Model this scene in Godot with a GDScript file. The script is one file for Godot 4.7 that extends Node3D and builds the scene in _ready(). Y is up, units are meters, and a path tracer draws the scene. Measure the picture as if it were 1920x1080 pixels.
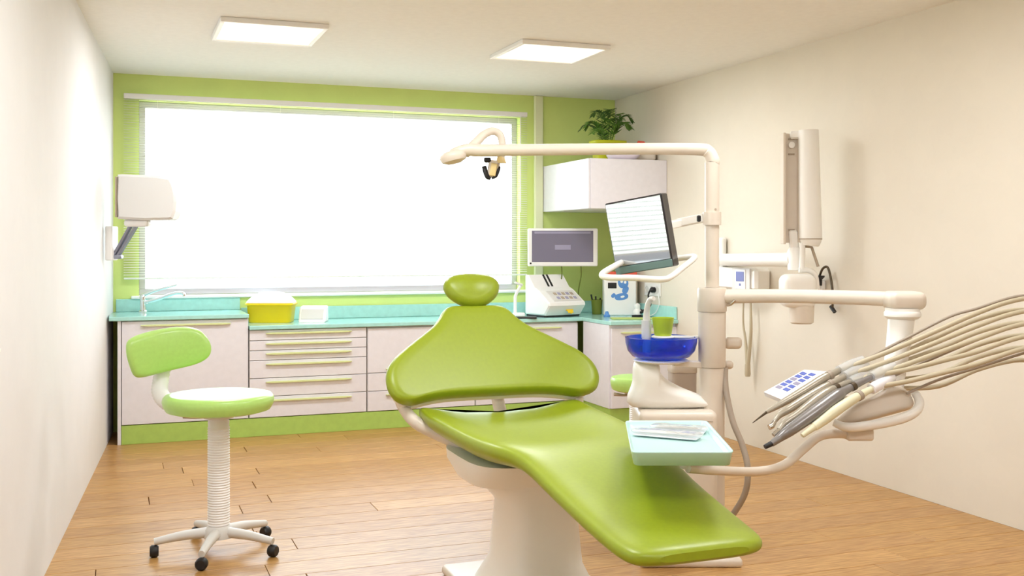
extends Node3D
# A dental surgery: green chair, window with a venetian blind, white cabinets under a teal worktop.

const YAW := -0.36093   # the equipment stands turned by this much to the window wall
const CEILING := 2.8
const BACK := -8.78     # window wall
const RIGHT := 4.332    # cream wall
const FRONT := 1.6      # wall behind the camera

var used := {}
var M := {}

# ---------------------------------------------------------------- geometry
class Geo:
	var v := PackedVector3Array()
	var g := PackedInt32Array()
	func tri(a: Vector3, b: Vector3, c: Vector3, group := 0):
		v.append(a); v.append(b); v.append(c); g.append(group)
	func quad(a: Vector3, b: Vector3, c: Vector3, d: Vector3, group := 0):
		tri(a, b, c, group); tri(a, c, d, group)
	func outward():   # front faces clockwise: a closed shape gets the right winding whatever order it was made in
		var mid := Vector3.ZERO
		for p in v: mid += p
		mid /= maxf(1.0, v.size())
		var vol := 0.0
		for i in range(0, v.size(), 3):
			vol += (v[i] - mid).dot((v[i + 1] - mid).cross(v[i + 2] - mid))
		if vol > 0.0:
			for i in range(0, v.size(), 3):
				var t := v[i + 1]; v[i + 1] = v[i + 2]; v[i + 2] = t
		return self
	func moved(t: Transform3D):
		var o := Geo.new()
		for p in v: o.v.append(t * p)
		o.g = g.duplicate()
		if t.basis.determinant() < 0.0: o.outward()
		return o
	func at(x: float, y: float, z: float):
		return moved(Transform3D(Basis(), Vector3(x, y, z)))
	func off(p: Vector3):
		return moved(Transform3D(Basis(), p))
	func turn(axis: Vector3, deg: float):
		return moved(Transform3D(Basis(axis, deg_to_rad(deg)), Vector3.ZERO))
	func warp(f: Callable):
		var o := Geo.new()
		for p in v: o.v.append(f.call(p))
		o.g = g.duplicate()
		return o.outward()
	func mesh() -> ArrayMesh:
		var st := SurfaceTool.new()
		st.begin(Mesh.PRIMITIVE_TRIANGLES)
		for i in g.size():
			st.set_smooth_group(-1 if g[i] < 0 else g[i])
			for k in 3: st.add_vertex(v[i * 3 + k])
		st.generate_normals()
		return st.commit()

func join(list) -> Geo:
	var o := Geo.new()
	var top := 0
	for k in list:
		var most := 0
		for i in k.g.size():
			o.g.append(k.g[i] if k.g[i] < 0 else k.g[i] + top)
			most = maxi(most, k.g[i] + 1)
		o.v.append_array(k.v)
		top += most
	return o

func bbox(x0, y0, z0, x1, y1, z1, ch = 0.004) -> Geo:   # chamfered box from corner to corner
	var m = Vector3((x0 + x1) / 2.0, (y0 + y1) / 2.0, (z0 + z1) / 2.0)
	return cbox(absf(x1 - x0), absf(y1 - y0), absf(z1 - z0), ch).off(m)

func cbox(sx, sy, sz, ch = 0.004) -> Geo:
	var o := Geo.new()
	var h := Vector3(sx, sy, sz) / 2.0
	var c: float = minf(ch, minf(h.x, minf(h.y, h.z)) * 0.6)
	var P = func(i: int, s: Vector3) -> Vector3:
		var p := Vector3(h.x * s.x, h.y * s.y, h.z * s.z)
		for k in 3:
			if k != i: p[k] -= c * s[k]
		return p
	for i in 3:
		var j := (i + 1) % 3
		var k := (i + 2) % 3
		for a in [-1.0, 1.0]:
			var s := []
			for q in [[-1, -1], [1, -1], [1, 1], [-1, 1]]:
				var e := Vector3.ZERO
				e[i] = a; e[j] = q[0]; e[k] = q[1]
				s.append(e)
			_face(o, [P.call(i, s[0]), P.call(i, s[1]), P.call(i, s[2]), P.call(i, s[3])])
			for b in [-1.0, 1.0]:   # edge between faces i and j
				var e0 := Vector3.ZERO; e0[i] = a; e0[j] = b; e0[k] = -1
				var e1 := e0; e1[k] = 1
				_face(o, [P.call(i, e0), P.call(i, e1), P.call(j, e1), P.call(j, e0)])
	for a in [-1, 1]:
		for b in [-1, 1]:
			for d in [-1, 1]:
				var s := Vector3(a, b, d)
				_face(o, [P.call(0, s), P.call(1, s), P.call(2, s)])
	return o

func _face(o: Geo, p):   # a flat convex face of a shape round the origin, wound to face outwards
	var mid := Vector3.ZERO
	for q in p: mid += q
	if (p[1] - p[0]).cross(p[2] - p[0]).dot(mid) > 0.0: p.reverse()
	for i in range(1, p.size() - 1): o.tri(p[0], p[i], p[i + 1], -1)

func rbox(sx, sy, sz, r, n = 2) -> Geo:   # box with rounded edges, smooth
	var h := Vector3(sx, sy, sz) / 2.0
	r = minf(r, minf(h.x, minf(h.y, h.z)))
	var o := Geo.new()
	var line = func(half: float) -> Array:
		var a := []
		for i in n + 1: a.append(-half + r * (1.0 - tan(PI / 4.0 * (1.0 - float(i) / n))))
		for i in n + 1: a.append(half - r * (1.0 - tan(PI / 4.0 * (float(i) / n))))
		return a
	var inner := h - Vector3(r, r, r)
	var put = func(p: Vector3) -> Vector3:
		var q := p.clamp(-inner, inner)
		return q + (p - q).normalized() * r
	for i in 3:
		var j := (i + 1) % 3
		var k := (i + 2) % 3
		var U: Array = line.call(h[j])
		var V: Array = line.call(h[k])
		for a in [-1.0, 1.0]:
			for x in U.size() - 1:
				for y in V.size() - 1:
					var q := []
					for d in [[0, 0], [1, 0], [1, 1], [0, 1]]:
						var p := Vector3.ZERO
						p[i] = a * h[i]; p[j] = U[x + d[0]]; p[k] = V[y + d[1]]
						q.append(put.call(p))
					if (q[2] - q[0]).cross(q[3] - q[1]).dot(q[0] + q[2]) > 0.0: q.reverse()
					o.quad(q[0], q[1], q[2], q[3])
	return o

func loft(rings, caps = true, wrap = true) -> Geo:   # closed rings joined into a smooth skin
	var o := Geo.new()
	for i in rings.size() - 1:
		var a = rings[i]
		var b = rings[i + 1]
		var n: int = a.size()
		for k in (n if wrap else n - 1):
			o.quad(a[k], a[(k + 1) % n], b[(k + 1) % n], b[k], 0)
	if caps:
		for e in [[rings[0], false], [rings[-1], true]]:
			var m := Vector3.ZERO
			for p in e[0]: m += p
			m /= e[0].size()
			for k in e[0].size():
				var p0 = e[0][k]
				var p1 = e[0][(k + 1) % e[0].size()]
				if e[1]: o.tri(m, p0, p1, -1)
				else: o.tri(m, p1, p0, -1)
	return o.outward()

func lathe(prof, n = 24, ex = 1.0, ez = 1.0) -> Geo:   # [radius, height] from bottom to top, sharp where the profile turns hard
	var o := Geo.new()
	var group := 0
	for i in prof.size() - 1:
		var a = prof[i]
		var b = prof[i + 1]
		if i > 0:
			var d0 := Vector2(a[0] - prof[i - 1][0], a[1] - prof[i - 1][1])
			var d1 := Vector2(b[0] - a[0], b[1] - a[1])
			if absf(d0.angle_to(d1)) > 0.75: group += 1
		for k in n:
			var t0: float = TAU * k / n
			var t1: float = TAU * ((k + 1) % n) / n
			var c0 := Vector3(cos(t0) * ex, 0, sin(t0) * ez)
			var c1 := Vector3(cos(t1) * ex, 0, sin(t1) * ez)
			var p0: Vector3 = c0 * a[0] + Vector3(0, a[1], 0)
			var p1: Vector3 = c1 * a[0] + Vector3(0, a[1], 0)
			var p2: Vector3 = c1 * b[0] + Vector3(0, b[1], 0)
			var p3: Vector3 = c0 * b[0] + Vector3(0, b[1], 0)
			if a[0] > 1e-6: o.tri(p0, p1, p2, group)
			if b[0] > 1e-6: o.tri(p0, p2, p3, group)
	return o.outward()

func curve(pts, n = 8) -> Array:   # Catmull-Rom through the points
	var o := []
	for i in pts.size() - 1:
		var a: Vector3 = pts[maxi(i - 1, 0)]
		var d: Vector3 = pts[mini(i + 2, pts.size() - 1)]
		for k in n: o.append(pts[i].cubic_interpolate(pts[i + 1], a, d, float(k) / n))
	o.append(pts[-1])
	return o

func tube(pts, rad, n = 12, closed = false, flat = 1.0) -> Geo:   # rad: a number, or one for each point
	var rings := []
	var up := Vector3.UP
	var t0: Vector3 = (pts[1] - pts[0]).normalized()
	if absf(t0.dot(up)) > 0.95: up = Vector3.RIGHT
	for i in pts.size():
		var t: Vector3
		if closed: t = (pts[(i + 1) % pts.size()] - pts[(i - 1 + pts.size()) % pts.size()]).normalized()
		else: t = (pts[mini(i + 1, pts.size() - 1)] - pts[maxi(i - 1, 0)]).normalized()
		up = (up - t * up.dot(t)).normalized()
		var side := t.cross(up)
		var r: float = rad if rad is float or rad is int else rad[i]
		var ring := []
		for k in n: ring.append(pts[i] + (side * cos(TAU * k / n) + up * sin(TAU * k / n) * flat) * r)
		rings.append(ring)
	if closed:
		rings.append(rings[0])
		return loft(rings, false)
	return loft(rings)

func spline_tube(pts, rads, n = 12, steps = 8) -> Geo:   # smooth path, radii given at the path's own points
	var p := curve(pts, steps)
	var r := []
	for i in p.size():
		var f: float = float(i) / steps
		var k: int = mini(int(f), rads.size() - 2)
		r.append(lerpf(rads[k], rads[k + 1], f - k))
	return tube(p, r, n)

func outline(pts, n = 4) -> PackedVector2Array:   # smooth closed outline through the points
	var o := PackedVector2Array()
	var c: int = pts.size()
	for i in c:
		for k in n: o.append(pts[i].cubic_interpolate(pts[(i + 1) % c], pts[(i - 1 + c) % c], pts[(i + 2) % c], float(k) / n))
	return o

func mirror_outline(half) -> Array:   # right half from top middle to bottom middle, both on the axis
	var o := []
	for p in half: o.append(p)
	for i in range(half.size() - 2, 0, -1): o.append(Vector2(-half[i].x, half[i].y))
	return o

func pad(line: PackedVector2Array, centre: Vector2, thick: float, dome: float, back_dome = 0.0, inner = 7) -> Geo:   # cushion with a round rim: outline in x/y, thickness along z
	var avg := 0.0
	for p in line: avg += p.distance_to(centre)
	avg /= line.size()
	var r := thick / 2.0
	var prof := []   # [scale, z]
	var s0 := 1.0 - r / avg
	for i in inner: prof.append([s0 * i / inner + 0.002, -r - back_dome * (1.0 - pow(float(i) / inner, 2.0))])
	for i in 9:
		var a := -PI / 2.0 + PI * i / 8.0
		prof.append([1.0 - r / avg * (1.0 - cos(a)), r * sin(a)])
	for i in range(inner - 1, -1, -1): prof.append([s0 * i / inner + 0.002, r + dome * (1.0 - pow(float(i) / inner, 2.0))])
	var rings := []
	for e in prof:
		var ring := []
		for p in line:
			var q: Vector2 = centre + (p - centre) * e[0]
			ring.append(Vector3(q.x, q.y, e[1]))
		rings.append(ring)
	return loft(rings)

func plate(line: PackedVector2Array, depth: float, ch = 0.003) -> Geo:   # outline in x/y pushed along z from -depth/2, chamfered rim
	var n := line.size()
	var area := 0.0
	for i in n: area += line[i].cross(line[(i + 1) % n])
	var sgn := 1.0 if area > 0 else -1.0
	var inset := PackedVector2Array()
	for i in n:
		var e0 := (line[i] - line[(i - 1 + n) % n]).normalized()
		var e1 := (line[(i + 1) % n] - line[i]).normalized()
		var m := (Vector2(-e0.y, e0.x) + Vector2(-e1.y, e1.x)) * sgn
		m = m.normalized() / maxf(0.5, sqrt(maxf(0.0, (1.0 + e0.dot(e1)) / 2.0)))
		inset.append(line[i] + m * ch)
	var z := depth / 2.0
	var o := Geo.new()
	var lv := [[inset, -z], [line, -z + ch], [line, z - ch], [inset, z]]
	for l in 3:
		for i in n:
			var j := (i + 1) % n
			var a = lv[l]
			var b = lv[l + 1]
			o.quad(Vector3(a[0][i].x, a[0][i].y, a[1]), Vector3(a[0][j].x, a[0][j].y, a[1]), Vector3(b[0][j].x, b[0][j].y, b[1]), Vector3(b[0][i].x, b[0][i].y, b[1]), -1)
	var ix := Geometry2D.triangulate_polygon(inset)
	var ref: float = 0.0
	for i in range(0, ix.size(), 3):
		var a := inset[ix[i]]; var b := inset[ix[i + 1]]; var c := inset[ix[i + 2]]
		if (b - a).cross(c - a) * sgn < 0:
			var t := b; b = c; c = t
		o.tri(Vector3(a.x, a.y, z), Vector3(b.x, b.y, z), Vector3(c.x, c.y, z), -1)
		o.tri(Vector3(a.x, a.y, -z), Vector3(c.x, c.y, -z), Vector3(b.x, b.y, -z), -1)
	return o.outward()

func rod(a: Vector3, b: Vector3, r, n = 12) -> Geo:
	return tube([a, b], r, n)

func bar(a: Vector3, b: Vector3, w: float, h: float, ch = 0.004) -> Geo:   # square bar between two points
	var z := (b - a).normalized()
	var x := Vector3.UP.cross(z).normalized() if absf(z.y) < 0.98 else Vector3.RIGHT
	return cbox(w, h, a.distance_to(b), ch).moved(Transform3D(Basis(x, z.cross(x), z), (a + b) / 2.0))

# ---------------------------------------------------------------- nodes
func numbered(called: String) -> String:
	if not used.has(called):
		used[called] = 0
		return called
	used[called] += 1
	return "%s_%03d" % [called, used[called]]

func thing(called, label, category, at = Vector3.ZERO, turn = 0.0, group = "") -> Node3D:
	var o := Node3D.new()
	o.name = numbered(called)
	add_child(o)
	o.position = at
	o.rotation.y = turn
	o.set_meta("label", label)
	o.set_meta("category", category)
	if group: o.set_meta("group", group)
	return o

func part(called, geo, m, parent, label = "") -> MeshInstance3D:
	var o := MeshInstance3D.new()
	o.name = called
	o.mesh = geo.mesh() if geo is Geo else geo
	o.material_override = m
	parent.add_child(o, true)
	if label: o.set_meta("label", label)
	return o

func single(called, geo, m, label, category, at = Vector3.ZERO, turn = 0.0, group = "") -> MeshInstance3D:
	var o := MeshInstance3D.new()
	o.name = numbered(called)
	o.mesh = geo.mesh()
	o.material_override = m
	add_child(o)
	o.position = at
	o.rotation.y = turn
	o.set_meta("label", label)
	o.set_meta("category", category)
	if group: o.set_meta("group", group)
	return o

func struct(called, geo, m) -> MeshInstance3D:
	var o := MeshInstance3D.new()
	o.name = called
	o.mesh = geo.mesh()
	o.material_override = m
	o.set_meta("kind", "structure")
	add_child(o)
	return o

func mat(key, r, g, b, rough = 0.5, extra = {}) -> StandardMaterial3D:
	var m := StandardMaterial3D.new()
	m.resource_name = key
	m.albedo_color = Color(r / 255.0, g / 255.0, b / 255.0)
	m.roughness = rough
	for k in extra: m.set(k, extra[k])
	M[key] = m
	return m

func noise_tex(freq: float, lo: Color, hi: Color, seed_: int, size = 512) -> NoiseTexture2D:
	var n := FastNoiseLite.new()
	n.noise_type = FastNoiseLite.TYPE_SIMPLEX_SMOOTH
	n.frequency = freq
	n.fractal_octaves = 4
	n.seed = seed_
	var t := NoiseTexture2D.new()
	t.width = size
	t.height = size
	t.seamless = true
	t.noise = n
	var ramp := Gradient.new()
	ramp.set_color(0, lo)
	ramp.set_color(1, hi)
	t.color_ramp = ramp
	return t

func grainy(m: StandardMaterial3D, amount: float, seed_: int, scale = Vector3(1.5, 1.5, 1.5), freq = 0.02):
	m.albedo_texture = noise_tex(freq, Color(1.0 - amount, 1.0 - amount, 1.0 - amount), Color.WHITE, seed_)
	m.uv1_triplanar = true
	m.uv1_world_triplanar = true
	m.uv1_scale = scale

func bumpy(m: StandardMaterial3D, relief: float, seed_: int, scale = Vector3(3, 3, 3), freq = 0.05):   # relief in centimetres
	m.heightmap_enabled = true
	m.heightmap_scale = relief
	m.heightmap_texture = noise_tex(freq, Color.BLACK, Color.WHITE, seed_, 256)
	m.uv1_triplanar = true
	m.uv1_world_triplanar = true
	m.uv1_scale = scale

func materials():
	grainy(mat("cream_wall", 232, 224, 208, 0.85), 0.015, 1, Vector3(0.5, 0.5, 0.5), 0.01)
	grainy(mat("white_wall", 234, 233, 232, 0.85), 0.015, 2, Vector3(0.5, 0.5, 0.5), 0.01)
	grainy(mat("green_wall", 218, 236, 142, 0.8), 0.02, 3, Vector3(0.5, 0.5, 0.5), 0.01)
	grainy(mat("ceiling_white", 246, 244, 238, 0.9), 0.02, 4)
	for i in 4:
		var w = [[214, 170, 104], [206, 161, 98], [222, 178, 114], [210, 166, 106]][i]
		var m = mat("wood_%d" % i, w[0], w[1], w[2], 0.35)
		m.albedo_texture = noise_tex(0.03, Color(0.74, 0.66, 0.56), Color(1, 1, 1), 20 + i)
		m.uv1_triplanar = true
		m.uv1_world_triplanar = true
		m.uv1_scale = Vector3(0.35, 1, 4.5)
		m.uv1_offset = Vector3(0.13 * i, 0, 0.37 * i)
	mat("floor_joint", 150, 100, 60, 0.8)
	grainy(mat("lacquer", 236, 234, 240, 0.3), 0.02, 5)
	mat("carcass", 232, 226, 218, 0.5)
	mat("handle_green", 220, 230, 168, 0.35)
	grainy(mat("plinth_green", 178, 212, 104, 0.5), 0.05, 6)
	grainy(mat("teal_top", 180, 234, 226, 0.12), 0.05, 7)
	grainy(mat("chair_green", 152, 170, 34, 0.36), 0.05, 8, Vector3(4, 4, 4))
	grainy(mat("stool_green", 186, 230, 124, 0.3), 0.04, 9, Vector3(4, 4, 4))
	grainy(mat("unit_beige", 228, 216, 200, 0.35), 0.02, 10)
	mat("unit_white", 246, 243, 236, 0.35)
	mat("plastic_white", 245, 244, 242, 0.4)
	mat("plastic_grey", 222, 220, 216, 0.45)
	mat("joint_grey", 176, 160, 140, 0.6)
	mat("metal_grey", 150, 152, 166, 0.35, {"metallic": 0.6})
	mat("aluminium", 196, 194, 200, 0.4, {"metallic": 0.5})
	mat("steel", 205, 200, 190, 0.2, {"metallic": 0.9})
	mat("chrome", 232, 236, 240, 0.1, {"metallic": 1.0})
	mat("slat_white", 244, 246, 238, 0.45, {"backlight_enabled": true, "backlight": Color(0.5, 0.5, 0.48)})
	mat("black", 26, 25, 28, 0.45)
	mat("bezel_black", 34, 32, 36, 0.3)
	mat("screen_gloss", 16, 18, 22, 0.03, {"clearcoat_enabled": true, "clearcoat": 1.0, "clearcoat_roughness": 0.02, "metallic": 0.85})
	M.screen_gloss.albedo_color = Color(0.72, 0.74, 0.76)
	mat("screen_violet", 122, 118, 138, 0.25)
	mat("screen_box", 158, 154, 180, 0.3)
	mat("yellow", 255, 220, 8, 0.35)
	mat("lid_white", 250, 250, 248, 0.4)
	mat("lime", 206, 230, 60, 0.4, {"backlight_enabled": true, "backlight": Color(0.4, 0.42, 0.1)})
	mat("pot_lime", 190, 194, 24, 0.4)
	mat("olive", 110, 124, 40, 0.5)
	mat("red", 226, 92, 72, 0.5)
	mat("blue_print", 92, 146, 214, 0.5)
	mat("key_blue", 118, 126, 186, 0.5)
	mat("print_blue", 96, 112, 190, 0.6)
	mat("sun_yellow", 246, 208, 40, 0.5)
	mat("hose", 196, 184, 156, 0.45)
	mat("hose_grey", 168, 154, 138, 0.5)
	mat("handpiece", 176, 168, 152, 0.3, {"metallic": 0.35})
	mat("handpiece_grey", 140, 136, 134, 0.3, {"metallic": 0.35})
	mat("tip_dark", 90, 78, 62, 0.35, {"metallic": 0.6})
	mat("ivory", 232, 228, 196, 0.4)
	mat("tray_aqua", 196, 232, 226, 0.3)
	mat("paper", 244, 242, 246, 0.6)
	mat("lilac", 226, 214, 224, 0.5)
	mat("leaf", 96, 140, 48, 0.5, {"backlight_enabled": true, "backlight": Color(0.2, 0.3, 0.08)})
	mat("leaf_dark", 66, 104, 36, 0.5, {"backlight_enabled": true, "backlight": Color(0.15, 0.22, 0.06)})
	mat("soil", 70, 52, 38, 0.9)
	mat("lamp_amber", 236, 212, 150, 0.4)
	mat("bowl_blue", 30, 96, 246, 0.04, {"refraction_enabled": true, "refraction_scale": 0.05, "transparency": BaseMaterial3D.TRANSPARENCY_ALPHA})
	M.bowl_blue.albedo_color.a = 0.25
	mat("pane", 235, 245, 245, 0.02, {"transparency": BaseMaterial3D.TRANSPARENCY_ALPHA})
	M.pane.albedo_color.a = 0.06
	mat("clear_film", 240, 244, 246, 0.1, {"transparency": BaseMaterial3D.TRANSPARENCY_ALPHA})
	M.clear_film.albedo_color.a = 0.35
	mat("lamp_panel", 255, 250, 240, 0.6, {"emission_enabled": true, "emission": Color(1.0, 0.95, 0.86), "emission_energy_multiplier": 1.5})

# ---------------------------------------------------------------- scene
func _ready():
	var cam := Camera3D.new()
	cam.name = "camera"
	cam.projection = Camera3D.PROJECTION_FRUSTUM
	cam.near = 0.05
	cam.far = 100.0
	cam.size = 0.05 * 1080.0 / 1974.0
	cam.frustum_offset = Vector2(0, -0.05 * 78.5 / 1974.0)
	cam.position = Vector3(0, 1.45, 0)
	cam.rotation.y = YAW
	add_child(cam)
	cam.current = true

	var env := Environment.new()
	env.background_mode = Environment.BG_SKY
	var sky_mat := ProceduralSkyMaterial.new()
	sky_mat.sky_top_color = Color(0.86, 0.93, 1.0)
	sky_mat.sky_horizon_color = Color(0.92, 0.96, 1.0)
	sky_mat.ground_horizon_color = Color(0.95, 0.95, 0.93)
	sky_mat.ground_bottom_color = Color(0.75, 0.74, 0.70)
	sky_mat.sky_energy_multiplier = 1.0
	env.sky = Sky.new()
	env.sky.sky_material = sky_mat
	env.background_energy_multiplier = 9.0
	env.tonemap_mode = Environment.TONE_MAPPER_LINEAR
	env.tonemap_exposure = 1.12
	env.sdfgi_enabled = true
	env.ssao_enabled = true
	env.ssil_enabled = true
	var we := WorldEnvironment.new()
	we.environment = env
	add_child(we)

	materials()
	ceiling_lamps()
	room()
	windows()
	cabinets()
	counter_things()
	wall_things()
	dental_chair()
	stools()
	dental_unit()
	operating_lamp()
	unit_monitor()
	delivery_head()
	x_ray()

func ceiling_lamps():
	for z in [-6.7, -3.6, -0.8]:
		for x in [0.9, 2.8]:
			var t = thing("ceiling_lamp", "square white ceiling panel lamp", "lamp", Vector3(x, CEILING, z), 0.0, "ceiling panel lamps")
			t.set_meta("label", "%s white ceiling panel lamp near the %s wall" % ["innermost" if z < -5.0 else ("middle" if z < -2.0 else "outer"), "left" if x < 2.0 else "cream"])
			part("frame", join([bbox(-0.32, -0.03, -0.32, 0.32, 0, -0.29), bbox(-0.32, -0.03, 0.29, 0.32, 0, 0.32), bbox(-0.32, -0.03, -0.29, -0.29, 0, 0.29), bbox(0.29, -0.03, -0.29, 0.32, 0, 0.29)]), M.plastic_white, t)
			part("light_panel", bbox(-0.29, -0.02, -0.29, 0.29, -0.002, 0.29), M.lamp_panel, t)
			var l := AreaLight3D.new()
			l.name = "panel_light"
			l.area_size = Vector2(0.56, 0.56)
			l.light_energy = 2.7 if z < -5.0 else 2.3
			l.light_color = Color(0.97, 0.98, 1.0)
			l.shadow_enabled = true
			t.add_child(l)
			l.position = Vector3(0, -0.035, 0)
			l.rotation.x = -PI / 2.0

func room():
	# floor: boards along the window wall
	var fl = struct("floor", bbox(-1.2, -0.16, BACK - 0.2, RIGHT + 0.2, -0.0125, FRONT + 0.2, 0.0), M.floor_joint)
	var rng := RandomNumberGenerator.new()
	rng.seed = 7
	var wide := 0.195
	var meshes := {}
	var z := BACK
	var row := 0
	while z < FRONT - 0.01:
		var x := -1.0 - rng.randf() * 1.5
		while x < RIGHT:
			var x0 := maxf(x, -1.0)
			var x1 := minf(x + 1.9, RIGHT)
			if x1 - x0 > 0.05:
				var len := snappedf(x1 - x0, 0.01)
				if not meshes.has(len): meshes[len] = cbox(len - 0.003, 0.012, wide - 0.003, 0.0012).mesh()
				var b = part("floor_board", meshes[len], M["wood_%d" % rng.randi_range(0, 3)], fl)
				b.position = Vector3((x0 + x1) / 2.0, -0.006, z + wide / 2.0)
			x += 1.9
		z += wide
		row += 1
	struct("ceiling", bbox(-1.2, CEILING, BACK - 0.2, RIGHT + 0.2, CEILING + 0.15, FRONT + 0.2, 0.0), M.ceiling_white)
	# window wall, green, with one wide opening
	var t := BACK - 0.2
	struct("wall_back", join([
		bbox(-0.3, 0, t, 0.18, CEILING, BACK, 0.0), bbox(3.39, 0, t, RIGHT + 0.2, CEILING, BACK, 0.0),
		bbox(0.18, 0, t, 3.39, 1.06, BACK, 0.0), bbox(0.18, 2.6, t, 3.39, CEILING, BACK, 0.0)]), M.green_wall)
	struct("wall_right", bbox(RIGHT, 0, BACK, RIGHT + 0.2, CEILING, FRONT, 0.0), M.cream_wall)
	struct("wall_front", bbox(-1.2, 0, FRONT, RIGHT + 0.2, CEILING, FRONT + 0.2, 0.0), M.cream_wall)
	var wl = struct("wall_left", join([
		bbox(0, 0, 0, 5.15, CEILING, 0.2, 0.0), bbox(7.1, 0, 0, 10.6, CEILING, 0.2, 0.0),
		bbox(5.15, 0, 0, 7.1, 1.05, 0.2, 0.0), bbox(5.15, 2.4, 0, 7.1, CEILING, 0.2, 0.0)]), M.white_wall)
	wl.position = Vector3(-0.01, 0, BACK)
	wl.rotation_degrees.y = -94.3
	struct("trim_1", bbox(3.52, 0.95, BACK, 3.604, CEILING, BACK + 0.035, 0.008), mat("trim_pale", 232, 238, 196, 0.5))
	# door behind the camera, closed
	var d = struct("door_1", bbox(1.6, 0, FRONT - 0.04, 2.5, 2.05, FRONT - 0.001, 0.006), M.lacquer)
	part("door_frame", join([bbox(1.53, 0, FRONT - 0.05, 1.6, 2.12, FRONT - 0.001), bbox(2.5, 0, FRONT - 0.05, 2.57, 2.12, FRONT - 0.001), bbox(1.6, 2.05, FRONT - 0.05, 2.5, 2.12, FRONT - 0.001)]), M.lacquer, d)
	part("door_handle", tube([Vector3(2.42, 1.0, FRONT - 0.03), Vector3(2.42, 1.0, FRONT - 0.09), Vector3(2.3, 1.0, FRONT - 0.09)], 0.009, 8), M.aluminium, d)

func frame_of(w, h, bw, dp) -> Geo:   # a rectangular frame from (0,0) to (w,h)
	return join([bbox(0, 0, -dp, w, bw, 0), bbox(0, h - bw, -dp, w, h, 0), bbox(0, bw, -dp, bw, h - bw, 0), bbox(w - bw, bw, -dp, w, h - bw, 0)])

func windows():
	# main window: grey aluminium frame, glass, sill
	var w = struct("window_1", frame_of(3.21, 1.54, 0.05, 0.06).at(0.18, 1.06, BACK - 0.08), M.aluminium)
	part("pane", bbox(0.22, 1.10, BACK - 0.115, 3.35, 2.56, BACK - 0.109, 0.0), M.pane, w)
	part("window_sill", bbox(0.12, 1.035, BACK - 0.08, 3.45, 1.06, BACK + 0.035, 0.006), M.plastic_white, w)
	# its venetian blind, slats lying open, hung in front of the wall
	var b = thing("venetian_blind", "white venetian blind with open slats over the wide bright window", "blind", Vector3(0.066, 0, BACK + 0.05))
	var long := 3.369
	var sl := Geo.new()
	var prof := []
	for i in 7:
		var a := -0.0125 + 0.025 * i / 6.0
		prof.append(Vector2(a, 0.0022 * (1.0 - pow(a / 0.0125, 2.0))))
	var ra := []
	var rb := []
	for p in prof:
		ra.append(Vector3(0, p.y, p.x)); rb.append(Vector3(long, p.y, p.x))
	for i in range(6, -1, -1):
		ra.append(Vector3(0, prof[i].y - 0.0006, prof[i].x)); rb.append(Vector3(long, prof[i].y - 0.0006, prof[i].x))
	sl = loft([ra, rb])
	var slat: ArrayMesh = sl.mesh()
	var y := 1.225
	while y < 2.6:
		var s = part("slat", slat, M.slat_white, b)
		s.position.y = y
		s.rotation_degrees.x = 8.0
		y += 0.0195
	part("bottom_rail", bbox(0, 1.19, -0.0135, long, 1.204, 0.0135, 0.004), M.slat_white, b)
	part("head_rail", bbox(0, 2.6, -0.02, long, 2.64, 0.022, 0.004), M.plastic_white, b)
	for x in [0.25, 1.2, 2.15, 3.1]:
		part("ladder_cord", rod(Vector3(x, 1.2, 0.0135), Vector3(x, 2.61, 0.0135), 0.0012, 6), M.plastic_white, b)
	part("tilt_wand", rod(Vector3(3.3, 1.75, 0.03), Vector3(3.3, 2.6, 0.03), 0.004, 8), M.plastic_white, b)
	# second window in the white wall, outside the picture: the monitor on the dental unit mirrors it
	var w2 = struct("window_2", frame_of(1.95, 1.35, 0.05, 0.06).at(5.15, 1.05, 0.14), M.aluminium)
	w2.position = Vector3(-0.01, 0, BACK)
	w2.rotation_degrees.y = -94.3
	part("pane", bbox(5.19, 1.09, 0.105, 7.06, 2.36, 0.111, 0.0), M.pane, w2)
	part("window_sill", bbox(5.1, 1.025, -0.03, 7.15, 1.05, 0.1, 0.006), M.plastic_white, w2)
	var b2 = thing("venetian_blind", "white venetian blind on the second window in the white wall", "blind", Vector3(-0.01, 0, BACK), deg_to_rad(-94.3))
	var slat2: ArrayMesh = sl.moved(Transform3D(Basis().scaled(Vector3(2.0 / long, 1.4, 1.4)), Vector3.ZERO)).mesh()
	y = 1.15
	while y < 2.36:
		var s = part("slat", slat2, M.slat_white, b2)
		s.position = Vector3(5.12, y, -0.04)
		s.rotation_degrees.x = 35.0
		y += 0.034
	part("head_rail", bbox(5.12, 2.37, -0.07, 7.12, 2.43, -0.005, 0.004), M.plastic_white, b2)
	part("bottom_rail", bbox(5.12, 1.115, -0.06, 7.12, 1.13, -0.02, 0.004), M.slat_white, b2)
	for x in [5.5, 6.7]:
		part("ladder_cord", rod(Vector3(x, 1.12, -0.04), Vector3(x, 2.38, -0.04), 0.0015, 6), M.plastic_white, b2)

const CAB := -8.181   # plane of the cabinet fronts
func handle(w, y, z) -> Geo:   # long slim grip that thins out to its ends
	var p := PackedVector2Array()
	for e in [[-0.5, -0.003], [-0.42, -0.008], [0.42, -0.008], [0.5, -0.003], [0.5, 0.003], [0.42, 0.006], [-0.42, 0.006], [-0.5, 0.003]]: p.append(Vector2(e[0] * w, e[1]))
	return plate(p, 0.022, 0.002).at(0, y, z)

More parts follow.
